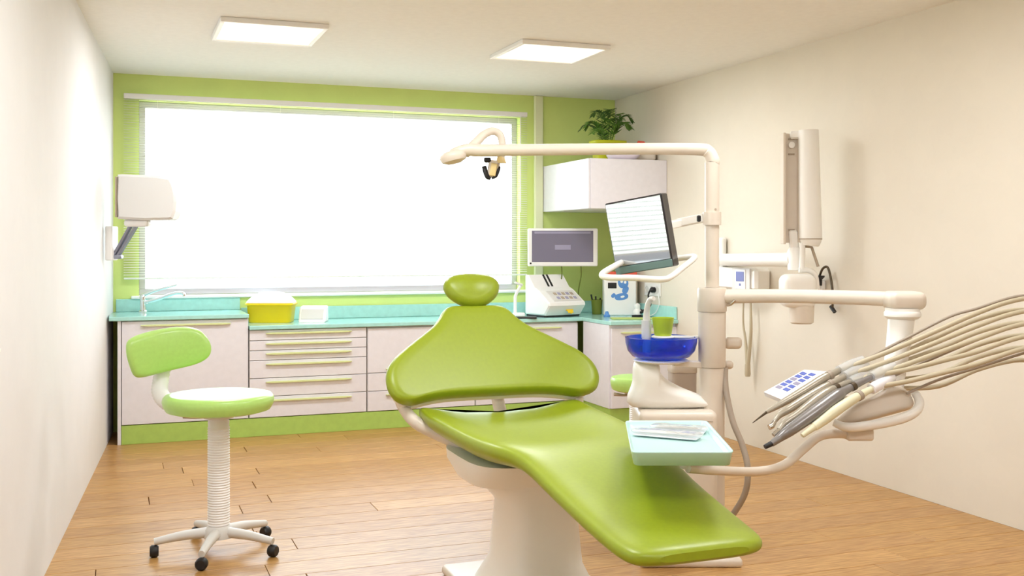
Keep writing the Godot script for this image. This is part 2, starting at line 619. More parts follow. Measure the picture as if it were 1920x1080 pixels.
func cabinet(called, label, x0, x1, top, fronts, group) -> Node3D:   # fronts: [kind, y0, y1, handle y, handle width]
	var w: float = x1 - x0
	var t = thing(called, label, "cabinet", Vector3((x0 + x1) / 2.0, 0, CAB), 0.0, group)
	part("body", bbox(-w / 2 + 0.001, 0.14, BACK + 0.004 - CAB, w / 2 - 0.001, top, -0.021, 0.002), M.carcass, t)
	for f in fronts:
		var d = part(f[0], bbox(-w / 2 + 0.004, f[1] + 0.0025, -0.019, w / 2 - 0.004, f[2] - 0.0025, 0.0, 0.002), M.lacquer, t)
		if f[4] > 0: part("handle", handle(f[4], f[3], 0.011), M.handle_green, d)
	return t

func cabinets():
	var kb := 0.142
	var g := "white base cabinets under the window"
	var c = cabinet("base_cabinet", "tall white one-door base cabinet under the tap by the white wall", 0.045, 0.952, 0.903, [["door", kb, 0.9, 0.868, 0.64]], g)
	part("side_panel", bbox(-0.479, 0.0, BACK + 0.004 - CAB, -0.4545, 0.903, 0.002, 0.002), M.lacquer, c)
	cabinet("base_cabinet", "white base cabinet with six drawers under the yellow bin", 0.956, 1.863, 0.812, [
		["drawer", kb, 0.302, 0.272, 0.66], ["drawer", 0.302, 0.442, 0.412, 0.66], ["drawer", 0.442, 0.578, 0.548, 0.66],
		["drawer", 0.578, 0.654, 0.628, 0.66], ["drawer", 0.654, 0.730, 0.704, 0.66], ["drawer", 0.730, 0.810, 0.784, 0.66]], g)
	cabinet("base_cabinet", "white base cabinet with two low drawers behind the green chair back", 1.867, 2.765, 0.812, [
		["drawer", kb, 0.302, 0.27, 0.6], ["drawer", 0.302, 0.445, 0.412, 0.6], ["door", 0.445, 0.802, 0.475, 0.6]], g)
	cabinet("base_cabinet", "white base cabinet with top handle beside the corner return", 2.769, 3.69, 0.812, [["drawer", kb, 0.442, 0.41, 0.6], ["door", 0.442, 0.802, 0.765, 0.6]], g)
	var t = thing("corner_cabinet", "white end cabinet of the corner return facing the room", "cabinet", Vector3(4.027, 0, -7.63), 0.0, g)
	part("body", bbox(-0.305, 0.14, -0.52, 0.304, 0.812, -0.021, 0.002), M.lacquer, t)
	var d = part("door", bbox(-0.29, kb, -0.019, 0.303, 0.786, 0.0, 0.002), M.lacquer, t)
	part("handle", handle(0.3, 0.752, 0.011).at(-0.06, 0, 0), M.handle_green, d)
	single("plinth", join([bbox(0.046, 0, CAB - 0.4, 3.73, 0.138, CAB - 0.004, 0.002), bbox(3.73, 0, CAB - 0.4, 4.33, 0.138, -7.65, 0.002)]), M.plinth_green, "lime green plinth running along the floor under the white cabinets", "plinth")
	# teal glass worktops with an upstand along the wall
	t = thing("worktop", "raised teal worktop section under the tap by the white wall", "worktop", Vector3(0.45, 0.936, CAB), 0.0, "teal worktops")
	part("slab", bbox(-0.49, -0.031, BACK + 0.002 - CAB, 0.502, 0, 0.025, 0.004), M.teal_top, t)
	part("upstand", bbox(-0.44, 0.0005, BACK + 0.002 - CAB, 0.502, 0.1, BACK + 0.016 - CAB, 0.003), M.teal_top, t)
	t = thing("worktop", "long low teal worktop turning the corner towards the cream wall", "worktop", Vector3(2.6, 0.845, CAB), 0.0, "teal worktops")
	var o := PackedVector2Array([Vector2(-1.644, -0.025), Vector2(-1.644, 0.597), Vector2(1.73, 0.597), Vector2(1.73, -0.575), Vector2(1.118, -0.575), Vector2(1.118, -0.025)])
	part("slab", plate(o, 0.031, 0.004).turn(Vector3.RIGHT, -90).at(0, -0.0155, 0), M.teal_top, t)
	part("upstand", join([bbox(-1.64, 0.0005, BACK + 0.002 - CAB, 1.73, 0.105, BACK + 0.016 - CAB, 0.003), bbox(1.716, 0.0005, -0.58, 1.73, 0.105, 0.56, 0.003)]), M.teal_top, t)
	# wall cabinet in the corner
	t = thing("wall_cabinet", "white wall cabinet in the corner above the two screens", "cabinet", Vector3(3.97, 1.756, -7.796))
	part("body", bbox(-0.342, 0, -0.982, 0.36, 0.412, 0, 0.003), M.lacquer, t)
	part("door", bbox(-0.363, 0.002, -0.98, -0.3445, 0.41, -0.492, 0.002), M.lacquer, t)
	part("door", bbox(-0.363, 0.002, -0.488, -0.3445, 0.41, -0.001, 0.002), M.lacquer, t)

func counter_things():
	# tap on the raised section
	var t = thing("tap", "chrome lever tap with a long spout on the raised worktop", "tap", Vector3(0.205, 0.0, -8.6232) + Vector3(0, 0.9365, 0), YAW)
	part("base", lathe([[0.0, 0], [0.034, 0.0], [0.034, 0.012], [0.024, 0.02], [0.022, 0.10], [0.026, 0.12], [0.02, 0.135], [0, 0.138]], 16), M.chrome, t)
	part("spout", spline_tube([Vector3(0.0, 0.075, 0), Vector3(0.12, 0.105, 0.02), Vector3(0.26, 0.15, 0.04), Vector3(0.325, 0.15, 0.05), Vector3(0.335, 0.13, 0.05)], [0.016, 0.014, 0.013, 0.013, 0.012], 10), M.chrome, t)
	part("lever", spline_tube([Vector3(0.0, 0.13, 0), Vector3(0.1, 0.17, 0.01), Vector3(0.27, 0.215, 0.02)], [0.016, 0.012, 0.009], 10), M.chrome, t)
	# yellow bin with a white domed lid
	t = thing("waste_bin", "yellow plastic bin with a white domed lid on the worktop", "bin", Vector3(1.171, 0.0, -8.5365) + Vector3(0, 0.8455, 0), YAW)
	var rings := []
	for e in [[0.162, 0.0], [0.168, 0.006], [0.182, 0.135], [0.194, 0.138], [0.194, 0.152], [0.186, 0.154]]:
		rings.append(rounded_ring(e[0], e[0] * 0.62, e[1], 0.35))
	part("tub", loft(rings), M.yellow, t)
	rings = []
	for e in [[0.186, 0.155], [0.186, 0.163], [0.165, 0.185], [0.13, 0.215], [0.09, 0.235], [0.04, 0.242]]:
		rings.append(rounded_ring(e[0], e[0] * 0.62, e[1], 0.35))
	part("lid", loft(rings), M.lid_white, t)
	# small white dispenser with a slanted front
	t = thing("tissue_dispenser", "small white box with a slanted grey front beside the yellow bin", "dispenser", Vector3(1.4943, 0.0, -8.4679) + Vector3(0, 0.8455, 0), YAW)
	part("case", plate(PackedVector2Array([Vector2(-0.075, 0), Vector2(0.08, 0), Vector2(0.025, 0.115), Vector2(-0.06, 0.125)]), 0.215, 0.008).turn(Vector3.UP, -90), M.lid_white, t)
	part("front_panel", cbox(0.175, 0.085, 0.004, 0.001).turn(Vector3.RIGHT, -25.6).at(0, 0.062, 0.0535), M.plastic_grey, t)
	# white stand with a bent neck
	t = thing("curing_light", "white hand lamp with a bent neck standing behind the headrest", "lamp", Vector3(3.2039, 0.0, -8.4104) + Vector3(0, 0.8455, 0), YAW)
	part("base", rbox(0.11, 0.035, 0.12, 0.014).at(0.03, 0.0175, 0), M.plastic_white, t)
	part("neck", tube([Vector3(0, 0.03, 0), Vector3(0.0, 0.17, 0), Vector3(0.01, 0.2, 0), Vector3(0.05, 0.275, 0.0)], [0.016, 0.014, 0.014, 0.012], 10), M.plastic_white, t)
	part("head", rbox(0.075, 0.022, 0.03, 0.009).turn(Vector3.FORWARD, 18).at(0.03, 0.282, 0.0), M.plastic_grey, t)
	single("flat_tray", rbox(0.2, 0.014, 0.11, 0.006), M.black, "flat black tray at the worktop edge beside the white hand lamp", "tray", Vector3(3.2151, 0.0, -8.2138) + Vector3(0, 0.8526, 0), YAW)
	# sealing machine: white casing with sloping top, slots, key panel
	t = thing("sealing_machine", "white desktop machine with slotted sloping top and yellow star", "machine", Vector3(3.5579, 0.0, -8.4051) + Vector3(0, 0.8455, 0), YAW + 0.62)
	var prof := PackedVector2Array([Vector2(-0.15, 0.015), Vector2(0.13, 0.015), Vector2(0.20, 0.10), Vector2(0.195, 0.125), Vector2(0.04, 0.225), Vector2(-0.02, 0.25), Vector2(-0.11, 0.355), Vector2(-0.15, 0.355)])
	part("casing", plate(prof, 0.40, 0.012).turn(Vector3.UP, -90), M.plastic_white, t)
	for x in [-0.035, 0.005]:
		part("slot", cbox(0.018, 0.006, 0.13, 0.001).turn(Vector3.RIGHT, 49.4).at(x, 0.306, -0.0645), M.black, t)
	part("key_panel", cbox(0.30, 0.006, 0.15, 0.002).turn(Vector3.RIGHT, 32.8).at(0.02, 0.179, 0.1155), M.plastic_grey, t)
	for i in 5:
		for k in 2:
			part("key", cbox(0.03, 0.006, 0.035, 0.0015).turn(Vector3.RIGHT, 32.8).at(-0.06 + 0.045 * i, 0.1965 - 0.033 * k, 0.096 + 0.051 * k), M.joint_grey if (i + k) % 2 == 0 else M.screen_box, t)
	var star := PackedVector2Array()
	for i in 16:
		star.append(Vector2.from_angle(TAU * i / 16.0) * (0.042 if i % 2 == 0 else 0.03))
	part("star_sticker", plate(star, 0.006, 0.001).turn(Vector3.RIGHT, 50.5 - 90).at(0.04, 0.058, 0.173), M.sun_yellow, t)
	part("foot", bbox(-0.19, 0, -0.14, 0.19, 0.017, 0.12, 0.002), M.black, t)
	# pencil pot
	t = thing("pencil_pot", "small dark green pot in the worktop corner", "pot", Vector3(4.0065, 0.0, -8.4816) + Vector3(0, 0.8455, 0), YAW)
	part("pot", lathe([[0, 0], [0.042, 0], [0.05, 0.13], [0.046, 0.13], [0.04, 0.02], [0, 0.02]], 16), M.olive, t)
	for i in 3:
		part("pen", rod(Vector3(-0.02 + 0.02 * i, 0.03, 0), Vector3(-0.05 + 0.04 * i, 0.175 - 0.015 * i, 0.012 * i - 0.01), 0.007, 8), M.black, t)
	# printed box with a red rim
	t = thing("printed_box", "white box with blue drawing and red rim under the tilted monitor", "box", Vector3(4.1478, 0.0, -8.3214) + Vector3(0, 0.8455, 0), YAW)
	part("case", bbox(-0.14, 0, -0.09, 0.14, 0.335, 0.09, 0.008), M.plastic_white, t)
	part("rim", join([bbox(-0.146, 0.335, 0.07, 0.146, 0.38, 0.097), bbox(-0.146, 0.335, -0.097, 0.146, 0.38, -0.07), bbox(-0.146, 0.335, -0.07, -0.12, 0.38, 0.07), bbox(0.12, 0.335, -0.07, 0.146, 0.38, 0.07)]), M.red, t)
	part("opening", rbox(0.075, 0.05, 0.006, 0.003).at(-0.07, 0.262, 0.0915), M.black, t)
	var blob = func(x: float, y: float, rx: float, ry: float, turn: float, lift: float) -> Geo:
		var o := PackedVector2Array()
		for i in 20: o.append(Vector2(rx * cos(TAU * i / 20.0), ry * sin(TAU * i / 20.0) * (1.0 + 0.12 * cos(TAU * i / 10.0))).rotated(turn))
		return plate(o, 0.003, 0.0008).at(x, y, 0.0915 + lift)
	var dr = part("blue_drawing", join([blob.call(0.025, 0.285, 0.045, 0.052, 0.3, 0.0), blob.call(0.045, 0.225, 0.026, 0.04, -0.4, 0.0), blob.call(0.01, 0.165, 0.06, 0.034, 0.15, 0.0), blob.call(-0.06, 0.175, 0.022, 0.018, 0.8, 0.0)]), M.blue_print, t)
	part("white_spot", join([blob.call(0.012, 0.298, 0.012, 0.015, 0.0, 0.002), blob.call(0.042, 0.29, 0.011, 0.014, 0.0, 0.002), blob.call(0.02, 0.165, 0.018, 0.01, 0.2, 0.002)]), M.lid_white, dr)
	part("grey_side", bbox(0.1405, 0.01, -0.08, 0.15, 0.33, 0.08, 0.002), M.joint_grey, t)
	single("blue_cap", lathe([[0, 0], [0.028, 0], [0.03, 0.012], [0.02, 0.02], [0.012, 0.045], [0, 0.048]], 14), M.blue_print, "small blue cap lying before the printed box", "cap", Vector3(3.9463, 0.0, -8.1516) + Vector3(0, 0.8455, 0))
	t = thing("figurine", "small white and black figure on the worktop before the socket", "figurine", Vector3(4.1807, 0.0, -8.0417) + Vector3(0, 0.8455, 0), YAW)
	part("stand", lathe([[0, 0], [0.048, 0], [0.048, 0.014], [0, 0.015]], 16), M.black, t)
	part("body", lathe([[0, 0.015], [0.034, 0.02], [0.038, 0.045], [0.022, 0.07], [0.026, 0.085], [0.024, 0.105], [0, 0.12]], 16), M.plastic_white, t)
	part("arm", tube(curve([Vector3(0.03, 0.06, 0.0), Vector3(0.045, 0.045, 0.02), Vector3(0.02, 0.04, 0.04)], 4), 0.01, 8), M.black, t)
	single("green_mat", rbox(0.34, 0.006, 0.2, 0.003), mat("mat_green", 186, 206, 116, 0.7), "thin pale green mat on the worktop end by the cream wall", "mat", Vector3(3.9941, 0.0, -7.845) + Vector3(0.03, 0.8487, 0), YAW)

func rounded_ring(a: float, b: float, y: float, r: float, n = 32) -> Array:   # superellipse ring
	var o := []
	for k in n:
		var t: float = TAU * k / n
		var c := cos(t)
		var s := sin(t)
		o.append(Vector3(a * signf(c) * pow(absf(c), r), y, b * signf(s) * pow(absf(s), r)))
	return o

func wall_things():
	# boxy device on the white wall
	var t = thing("wall_speaker", "pale grey boxy device on an angled metal arm on the white wall", "wall device", Vector3(-0.0339, 0.0, -7.7621) + Vector3(0, 1.45, 0), YAW)
	var o := PackedVector2Array([Vector2(0.0441, 0.494), Vector2(0.0771, 0.4977), Vector2(0.3122, 0.4867), Vector2(0.4114, 0.472), Vector2(0.4334, 0.4279), Vector2(0.4481, 0.3655), Vector2(0.4518, 0.3067), Vector2(0.4444, 0.2406), Vector2(0.4261, 0.1892), Vector2(0.4004, 0.1818), Vector2(0.2314, 0.1781), Vector2(0.0441, 0.1892), Vector2(0.0349, 0.3361)])
	part("housing", plate(o, 0.16, 0.016).at(0, 0, -0.1), M.plastic_grey, t)
	part("dark_edge", bbox(0.034, 0.2, -0.19, 0.041, 0.48, -0.01, 0.002), M.joint_grey, t)
	part("knuckle", rbox(0.17, 0.05, 0.09, 0.02).at(0.16, 0.16, -0.1), M.plastic_white, t)
	part("wall_plate", rbox(0.05, 0.24, 0.12, 0.01).at(-0.045, 0.02, -0.16), M.plastic_white, t)
	for k in 2:
		part("arm", bar(Vector3(-0.03 + 0.03 * k, -0.07, -0.16), Vector3(0.12 + 0.04 * k, 0.15, -0.09), 0.03, 0.02), M.metal_grey, t)
	part("pivot", rbox(0.08, 0.03, 0.06, 0.01).at(-0.01, -0.075, -0.16), M.metal_grey, t)
	# screen on the green wall
	t = thing("mounted_screen", "white framed screen with a dark violet picture on the green wall", "monitor", Vector3(3.6632, 0.0, -8.4509) + Vector3(0, 1.44, 0), YAW)
	part("casing", rbox(0.612, 0.332, 0.045, 0.014).at(0, 0, 0), M.plastic_white, t)
	var sc = part("display", cbox(0.535, 0.272, 0.006, 0.001).at(-0.002, 0.008, 0.0215), M.screen_violet, t)
	part("picture_box", cbox(0.138, 0.042, 0.002, 0.0005).at(0, 0.0, 0.0255), M.screen_box, sc)
	part("picture_band", cbox(0.49, 0.018, 0.002, 0.0005).at(-0.002, 0.128, 0.0255), M.screen_box, sc)
	part("wall_mount", bar(Vector3(0.03, 0, -0.02), Vector3(-0.08, 0, -0.30), 0.08, 0.1), M.plastic_white, t)
	part("button", lathe([[0, 0], [0.008, 0], [0.008, 0.004], [0, 0.005]], 10).turn(Vector3.RIGHT, 90).at(-0.28, -0.14, 0.022), M.black, t)
	for e in [[-0.01, 0.04], [0.16, 0.0]]:
		part("cable", tube(curve([Vector3(e[0], -0.14, -0.03), Vector3(e[0] + 0.005, -0.25, -0.06), Vector3(e[0] - 0.015, -0.38, -0.09), Vector3(e[0] - 0.02, -0.55, -0.1)], 6), 0.005, 8), M.olive, t)
	# plant on the wall cabinet
	t = thing("potted_plant", "feathery green plant in a lime pot on the wall cabinet", "plant", Vector3(3.93, 2.1685, -8.1))
	part("pot", loft([rounded_ring(0.115, 0.075, 0, 0.4), rounded_ring(0.135, 0.09, 0.15, 0.4), rounded_ring(0.15, 0.1, 0.152, 0.4), rounded_ring(0.15, 0.1, 0.175, 0.4), rounded_ring(0.13, 0.085, 0.175, 0.4), rounded_ring(0.125, 0.08, 0.13, 0.4)]), M.pot_lime, t)
	part("soil", loft([rounded_ring(0.125, 0.08, 0.135, 0.4), rounded_ring(0.1, 0.06, 0.15, 0.4)]), M.soil, t)
	var rng := RandomNumberGenerator.new()
	rng.seed = 11
	for i in 16:
		var a := TAU * i / 16.0 + rng.randf() * 0.3
		var out := 0.13 + 0.14 * rng.randf()
		var up := 0.30 - out * 0.9 + 0.12 * rng.randf()
		var stem := [Vector3(cos(a) * 0.02, 0.14, sin(a) * 0.02), Vector3(cos(a) * out * 0.45, 0.16 + up * 0.8, sin(a) * out * 0.35), Vector3(cos(a) * out * 0.85, 0.17 + up, sin(a) * out * 0.6), Vector3(cos(a) * out * 1.1, 0.13 + up, sin(a) * out * 0.75)]
		part("frond", frond(curve(stem, 5), 0.085 + 0.03 * rng.randf()), M.leaf if i % 2 == 0 else M.leaf_dark, t)
	# bundles on the wall cabinet
	t = thing("plastic_bag", "crumpled lilac white bag lying on the wall cabinet", "bag", Vector3(3.98, 2.1685, -7.93), YAW)
	part("bag", crumple(pad(outline([Vector2(-0.13, 0), Vector2(-0.1, 0.055), Vector2(0.02, 0.065), Vector2(0.12, 0.05), Vector2(0.15, 0.005), Vector2(0.1, -0.045), Vector2(-0.08, -0.05)]), Vector2.ZERO, 0.1, 0.01).turn(Vector3.RIGHT, -90).at(0, 0.052, 0), 0.008, 3), M.lilac, t)
	t = thing("folded_cloth", "beige folded cloth with a red end on the wall cabinet by the cream wall", "cloth", Vector3(4.2, 2.1685, -8.02), YAW)
	part("cloth", crumple(rbox(0.24, 0.13, 0.14, 0.03, 3).at(0, 0.067, 0), 0.006, 5), M.unit_beige, t)
	part("red_end", crumple(rbox(0.07, 0.05, 0.06, 0.02, 3).at(0.0, 0.152, 0.02), 0.006, 6), M.red, t)
	# sockets on the cream wall
	t = thing("wall_socket", "white triple wall socket with black plug above the worktop end", "socket", Vector3(4.332, 1.0764, -8.0367))
	part("plate", bbox(-0.012, -0.055, -0.14, 0, 0.055, 0.14, 0.004), M.plastic_white, t)
	for k in 3:
		part("outlet", lathe([[0, 0.0], [0.03, 0.0], [0.032, 0.004], [0.027, 0.004], [0.027, 0.001], [0, 0.001]], 18).turn(Vector3.FORWARD, -90).at(-0.012, 0, -0.09 + 0.09 * k), M.plastic_grey, t)
	part("plug", lathe([[0, 0], [0.024, 0], [0.024, 0.03], [0.012, 0.045], [0, 0.046]], 14).turn(Vector3.FORWARD, -90).at(-0.0135, 0.0, 0.05), M.black, t)
	part("cable", tube(curve([Vector3(-0.055, 0, 0.05), Vector3(-0.07, -0.05, 0.04), Vector3(-0.06, -0.13, 0.06), Vector3(-0.12, -0.18, 0.03), Vector3(-0.13, -0.226, 0.0)], 6), 0.008, 8), M.black, t)
	part("white_cable", tube(curve([Vector3(-0.02, -0.03, 0.12), Vector3(-0.03, -0.11, 0.16), Vector3(-0.03, -0.19, 0.1), Vector3(-0.05, -0.226, 0.02)], 6), 0.004, 8), M.plastic_white, t)
	t = thing("wall_socket", "white wall socket with black plug and looped cable under the x-ray arm", "socket", Vector3(4.332, 1.1938, -5.7209))
	part("plate", rbox(0.05, 0.075, 0.08, 0.02).at(-0.025, 0, 0), M.plastic_white, t)
	part("plug", lathe([[0, 0], [0.016, 0], [0.018, 0.04], [0.034, 0.055], [0.034, 0.065], [0, 0.066]], 14).at(-0.05, 0.0, 0.03), M.black, t)
	part("cable", tube(curve([Vector3(-0.05, 0.06, 0.03), Vector3(-0.055, 0.11, 0.07), Vector3(-0.04, 0.12, 0.1), Vector3(-0.03, 0.05, 0.12), Vector3(-0.03, -0.06, 0.14), Vector3(-0.03, -0.15, 0.135)], 6), 0.008, 8), M.tip_dark, t)
	part("cable_end", rod(Vector3(-0.03, -0.13, 0.12), Vector3(-0.03, -0.165, 0.16), 0.012, 8), M.black, t)

func frond(path, wide: float) -> Geo:   # a stem with pairs of narrow leaflets
	var parts := [tube(path, 0.0022, 5)]
	for i in range(3, path.size()):
		var p: Vector3 = path[i]
		var t: Vector3 = (path[i] - path[i - 1]).normalized()
		var side: Vector3 = t.cross(Vector3.UP).normalized()
		var l: float = wide * (1.0 - 0.55 * float(i) / path.size())
		for s in [-1.0, 1.0]:
			var d: Vector3 = (side * s + t * 0.7 + Vector3.DOWN * 0.15).normalized()
			var w: Vector3 = d.cross(Vector3.UP).normalized() * l * 0.14
			var up := d.cross(w).normalized() * 0.0012
			parts.append(loft([[p - w * 0.3 + up, p + w * 0.3 + up, p + w * 0.3 - up, p - w * 0.3 - up], [p + d * l * 0.5 - w + up, p + d * l * 0.5 + w + up, p + d * l * 0.5 + w - up, p + d * l * 0.5 - w - up], [p + d * l - w * 0.1 + up * 0.3, p + d * l + w * 0.1 + up * 0.3, p + d * l + w * 0.1 - up * 0.3, p + d * l - w * 0.1 - up * 0.3]]))
	return join(parts)

func crumple(g: Geo, amount: float, seed_: int) -> Geo:
	var n := FastNoiseLite.new()
	n.seed = seed_
	n.frequency = 9.0
	return g.warp(func(p): return p + Vector3(n.get_noise_3dv(p), maxf(n.get_noise_3dv(p + Vector3(3, 1, 2)), 0.0 if p.y < 0.02 else -1.0), n.get_noise_3dv(p + Vector3(7, 5, 1))) * amount * 2.0)

func dental_chair():
	var t = thing("dental_chair", "lime green dental chair with wide winged back and round headrest", "dental chair", Vector3(1.61, 0, -4.47))
	var lean := deg_to_rad(-37.5)
	var half := [Vector2(0, 0.49), Vector2(0.08, 0.491), Vector2(0.13, 0.484), Vector2(0.165, 0.458), Vector2(0.19, 0.42), Vector2(0.23, 0.372), Vector2(0.28, 0.328), Vector2(0.34, 0.28), Vector2(0.405, 0.225), Vector2(0.46, 0.172), Vector2(0.495, 0.115), Vector2(0.507, 0.06), Vector2(0.50, 0.01), Vector2(0.47, -0.03), Vector2(0.415, -0.04), Vector2(0.355, -0.022), Vector2(0.27, -0.002), Vector2(0.16, 0.01), Vector2(0, 0.014)]
	var hinge := Transform3D(Basis(Vector3.RIGHT, lean), Vector3(0, 0.785, 0))
	var bg = pad(outline(mirror_outline(half), 3), Vector2(0, 0.18), 0.075, 0.0, 0.02, 8).warp(func(p): return Vector3(p.x, p.y, p.z + 0.28 * p.x * p.x - 0.03))
	part("backrest", bg.moved(hinge), M.chair_green, t)
	var shell = pad(outline(mirror_outline(half), 3), Vector2(0, 0.18), 0.03, 0.0, 0.0, 6).moved(Transform3D(Basis().scaled(Vector3(0.95, 0.95, 1)), Vector3(0, 0.009, 0))).warp(func(p): return Vector3(p.x, p.y, p.z + 0.28 * p.x * p.x - 0.085))
	part("back_shell", shell.moved(hinge), M.unit_white, t)
	var hr := []
	for i in 10:
		var a := TAU * i / 10.0
		hr.append(Vector2(0.142 * cos(a), 0.088 * sin(a) + 0.012 * cos(2.0 * a)))
	var hg = pad(outline(hr, 4), Vector2.ZERO, 0.085, 0.012, 0.01, 6)
	part("headrest", hg.moved(Transform3D(Basis(Vector3.RIGHT, deg_to_rad(-32)), Vector3(0.005, 1.243, -0.36))), M.chair_green, t)
	part("headrest_post", bar(Vector3(0, 1.10, -0.37), Vector3(0, 1.24, -0.43), 0.08, 0.02), M.unit_white, t)
	# seat and leg rest, one upholstered shell running towards the room
	var rings := []
	for e in [[-0.03, 0.33, 0.675, 0.03], [-0.02, 0.36, 0.69, 0.06], [0.0, 0.38, 0.70, 0.085], [0.06, 0.385, 0.703, 0.10], [0.16, 0.385, 0.698, 0.11], [0.4, 0.375, 0.69, 0.11], [0.65, 0.36, 0.70, 0.11], [0.85, 0.34, 0.715, 0.10], [1.0, 0.29, 0.705, 0.09], [1.25, 0.265, 0.655, 0.08], [1.55, 0.25, 0.60, 0.075], [1.70, 0.235, 0.577, 0.07], [1.75, 0.20, 0.566, 0.05], [1.768, 0.15, 0.553, 0.025]]:
		var ring := []
		var w: float = e[1]
		for k in 40:
			var a := TAU * k / 40.0
			var c := cos(a)
			var s := sin(a)
			var x := w * signf(c) * pow(absf(c), 0.45)
			var y: float = (e[3] / 2.0) * signf(s) * pow(absf(s), 0.7)
			var dish: float = 0.065 * clampf((1.3 - e[0]) / 0.9, 0.0, 1.0) * pow(absf(x) / w, 2.5)
			ring.append(Vector3(x + 0.02, e[2] - e[3] / 2.0 + y + dish, e[0]))
		rings.append(ring)
	var sm := []
	for i in rings.size() - 1:
		for q in 3:
			var ring := []
			for k in 40:
				ring.append(rings[i][k].cubic_interpolate(rings[i + 1][k], rings[maxi(i - 1, 0)][k], rings[mini(i + 2, rings.size() - 1)][k], q / 3.0))
			sm.append(ring)
	sm.append(rings[-1])
	part("seat", loft(sm), M.chair_green, t)
	# white frame and pedestal
	part("frame", loft([rounded_ring(0.30, 0.22, 0.5, 0.5), rounded_ring(0.33, 0.30, 0.56, 0.5), rounded_ring(0.33, 0.32, 0.6, 0.5)]).at(0.02, 0, 0.4), M.unit_white, t)
	for s in [-1.0, 1.0]:
		part("back_arm", spline_tube([Vector3(0.02 + s * 0.22, 0.6, 0.25), Vector3(0.02 + s * 0.31, 0.635, 0.12), Vector3(s * 0.385, 0.685, 0.03), Vector3(s * 0.425, 0.755, -0.05), Vector3(s * 0.42, 0.81, -0.11)], [0.03, 0.03, 0.028, 0.026, 0.022], 10), M.unit_beige, t)
	part("back_strut", spline_tube([Vector3(0.06, 0.55, 0.1), Vector3(0.06, 0.68, -0.1), Vector3(0.06, 0.85, -0.2)], [0.035, 0.03, 0.03], 10), M.unit_beige, t)
	part("pedestal", loft([rounded_ring(0.22, 0.3, 0.04, 0.6), rounded_ring(0.17, 0.2, 0.16, 0.6), rounded_ring(0.15, 0.17, 0.4, 0.6), rounded_ring(0.24, 0.2, 0.51, 0.6)]).at(0.02, 0, 0.42), M.unit_white, t)
	part("foot_plate", rbox(0.56, 0.045, 1.0, 0.02).at(0.02, 0.0225, 0.5), M.unit_beige, t)

func stool(label, base: Vector3, turn: float, seat_y: float, sr: float, with_back: bool) -> Node3D:
	var t = thing("stool", label, "stool", base, turn, "green dentist stools")
	part("seat", lathe([[0, seat_y - 0.085], [sr * 0.8, seat_y - 0.085], [sr * 0.93, seat_y - 0.075], [sr * 0.985, seat_y - 0.05], [sr, seat_y - 0.03], [sr * 0.985, seat_y - 0.014], [sr * 0.95, seat_y - 0.004], [sr * 0.85, seat_y], [sr * 0.5, seat_y + 0.004], [0, seat_y + 0.006]], 48), M.stool_green, t)
	part("seat_plate", lathe([[0, seat_y - 0.115], [0.07, seat_y - 0.115], [0.09, seat_y - 0.0855], [0, seat_y - 0.085]], 20), M.plastic_grey, t)
	var prof := [[0.0, 0.11], [0.05, 0.11]]
	var y := 0.12
	while y < seat_y - 0.15:
		prof.append([0.0525, y]); prof.append([0.0485, y + 0.006])
		y += 0.012
	prof.append_array([[0.05, seat_y - 0.13], [0.042, seat_y - 0.118], [0, seat_y - 0.116]])
	part("column", lathe(prof, 24), M.plastic_white, t)
	part("lever", spline_tube([Vector3(-0.03, seat_y - 0.10, 0.03), Vector3(-0.08, seat_y - 0.105, 0.05), Vector3(-0.15, seat_y - 0.098, 0.06)], [0.008, 0.007, 0.011], 8), M.joint_grey, t)
	part("hub", lathe([[0, 0.07], [0.07, 0.07], [0.065, 0.11], [0.05, 0.125], [0, 0.126]], 20), M.plastic_grey, t)
	for k in 5:
		var a := TAU * k / 5.0 + 0.3
		var d := Vector3(cos(a), 0, sin(a))
		part("foot", spline_tube([d * 0.04 + Vector3(0, 0.095, 0), d * 0.16 + Vector3(0, 0.09, 0), d * 0.29 + Vector3(0, 0.072, 0)], [0.026, 0.022, 0.016], 10), M.plastic_grey, t)
		var c = part("castor", lathe([[0, -0.02], [0.022, -0.02], [0.028, -0.012], [0.028, 0.012], [0.022, 0.02], [0, 0.02]], 16).moved(Transform3D(Basis(d.cross(Vector3.UP), PI / 2.0) * Basis(Vector3.UP, a), d * 0.29 + Vector3(0, 0.0285, 0))), M.black, t)
	if with_back:
		var line := outline([Vector2(-0.20, 0.03), Vector2(-0.18, 0.085), Vector2(-0.08, 0.105), Vector2(0.06, 0.108), Vector2(0.15, 0.085), Vector2(0.195, 0.015), Vector2(0.185, -0.05), Vector2(0.12, -0.085), Vector2(0.0, -0.098), Vector2(-0.12, -0.105), Vector2(-0.17, -0.09), Vector2(-0.19, -0.04)], 4)
		var g = pad(line, Vector2.ZERO, 0.075, 0.01, 0.0, 6).warp(func(p): return Vector3(p.x, p.y, p.z + 1.7 * p.x * p.x))
		part("backrest", g.moved(Transform3D(Basis(Vector3.UP, deg_to_rad(33)) * Basis(Vector3.FORWARD, deg_to_rad(-6)), Vector3(-0.275, seat_y + 0.195, -0.08))), M.stool_green, t)
		var pts := curve([Vector3(-0.17, seat_y - 0.065, -0.03), Vector3(-0.25, seat_y - 0.055, -0.05), Vector3(-0.305, seat_y - 0.01, -0.08), Vector3(-0.31, seat_y + 0.06, -0.11), Vector3(-0.295, seat_y + 0.17, -0.125)], 12)
		var rad := []
		for i in pts.size(): rad.append(0.04 if i % 2 == 0 else 0.036)
		part("back_stem", tube(pts, rad, 16), M.plastic_white, t)
	return t

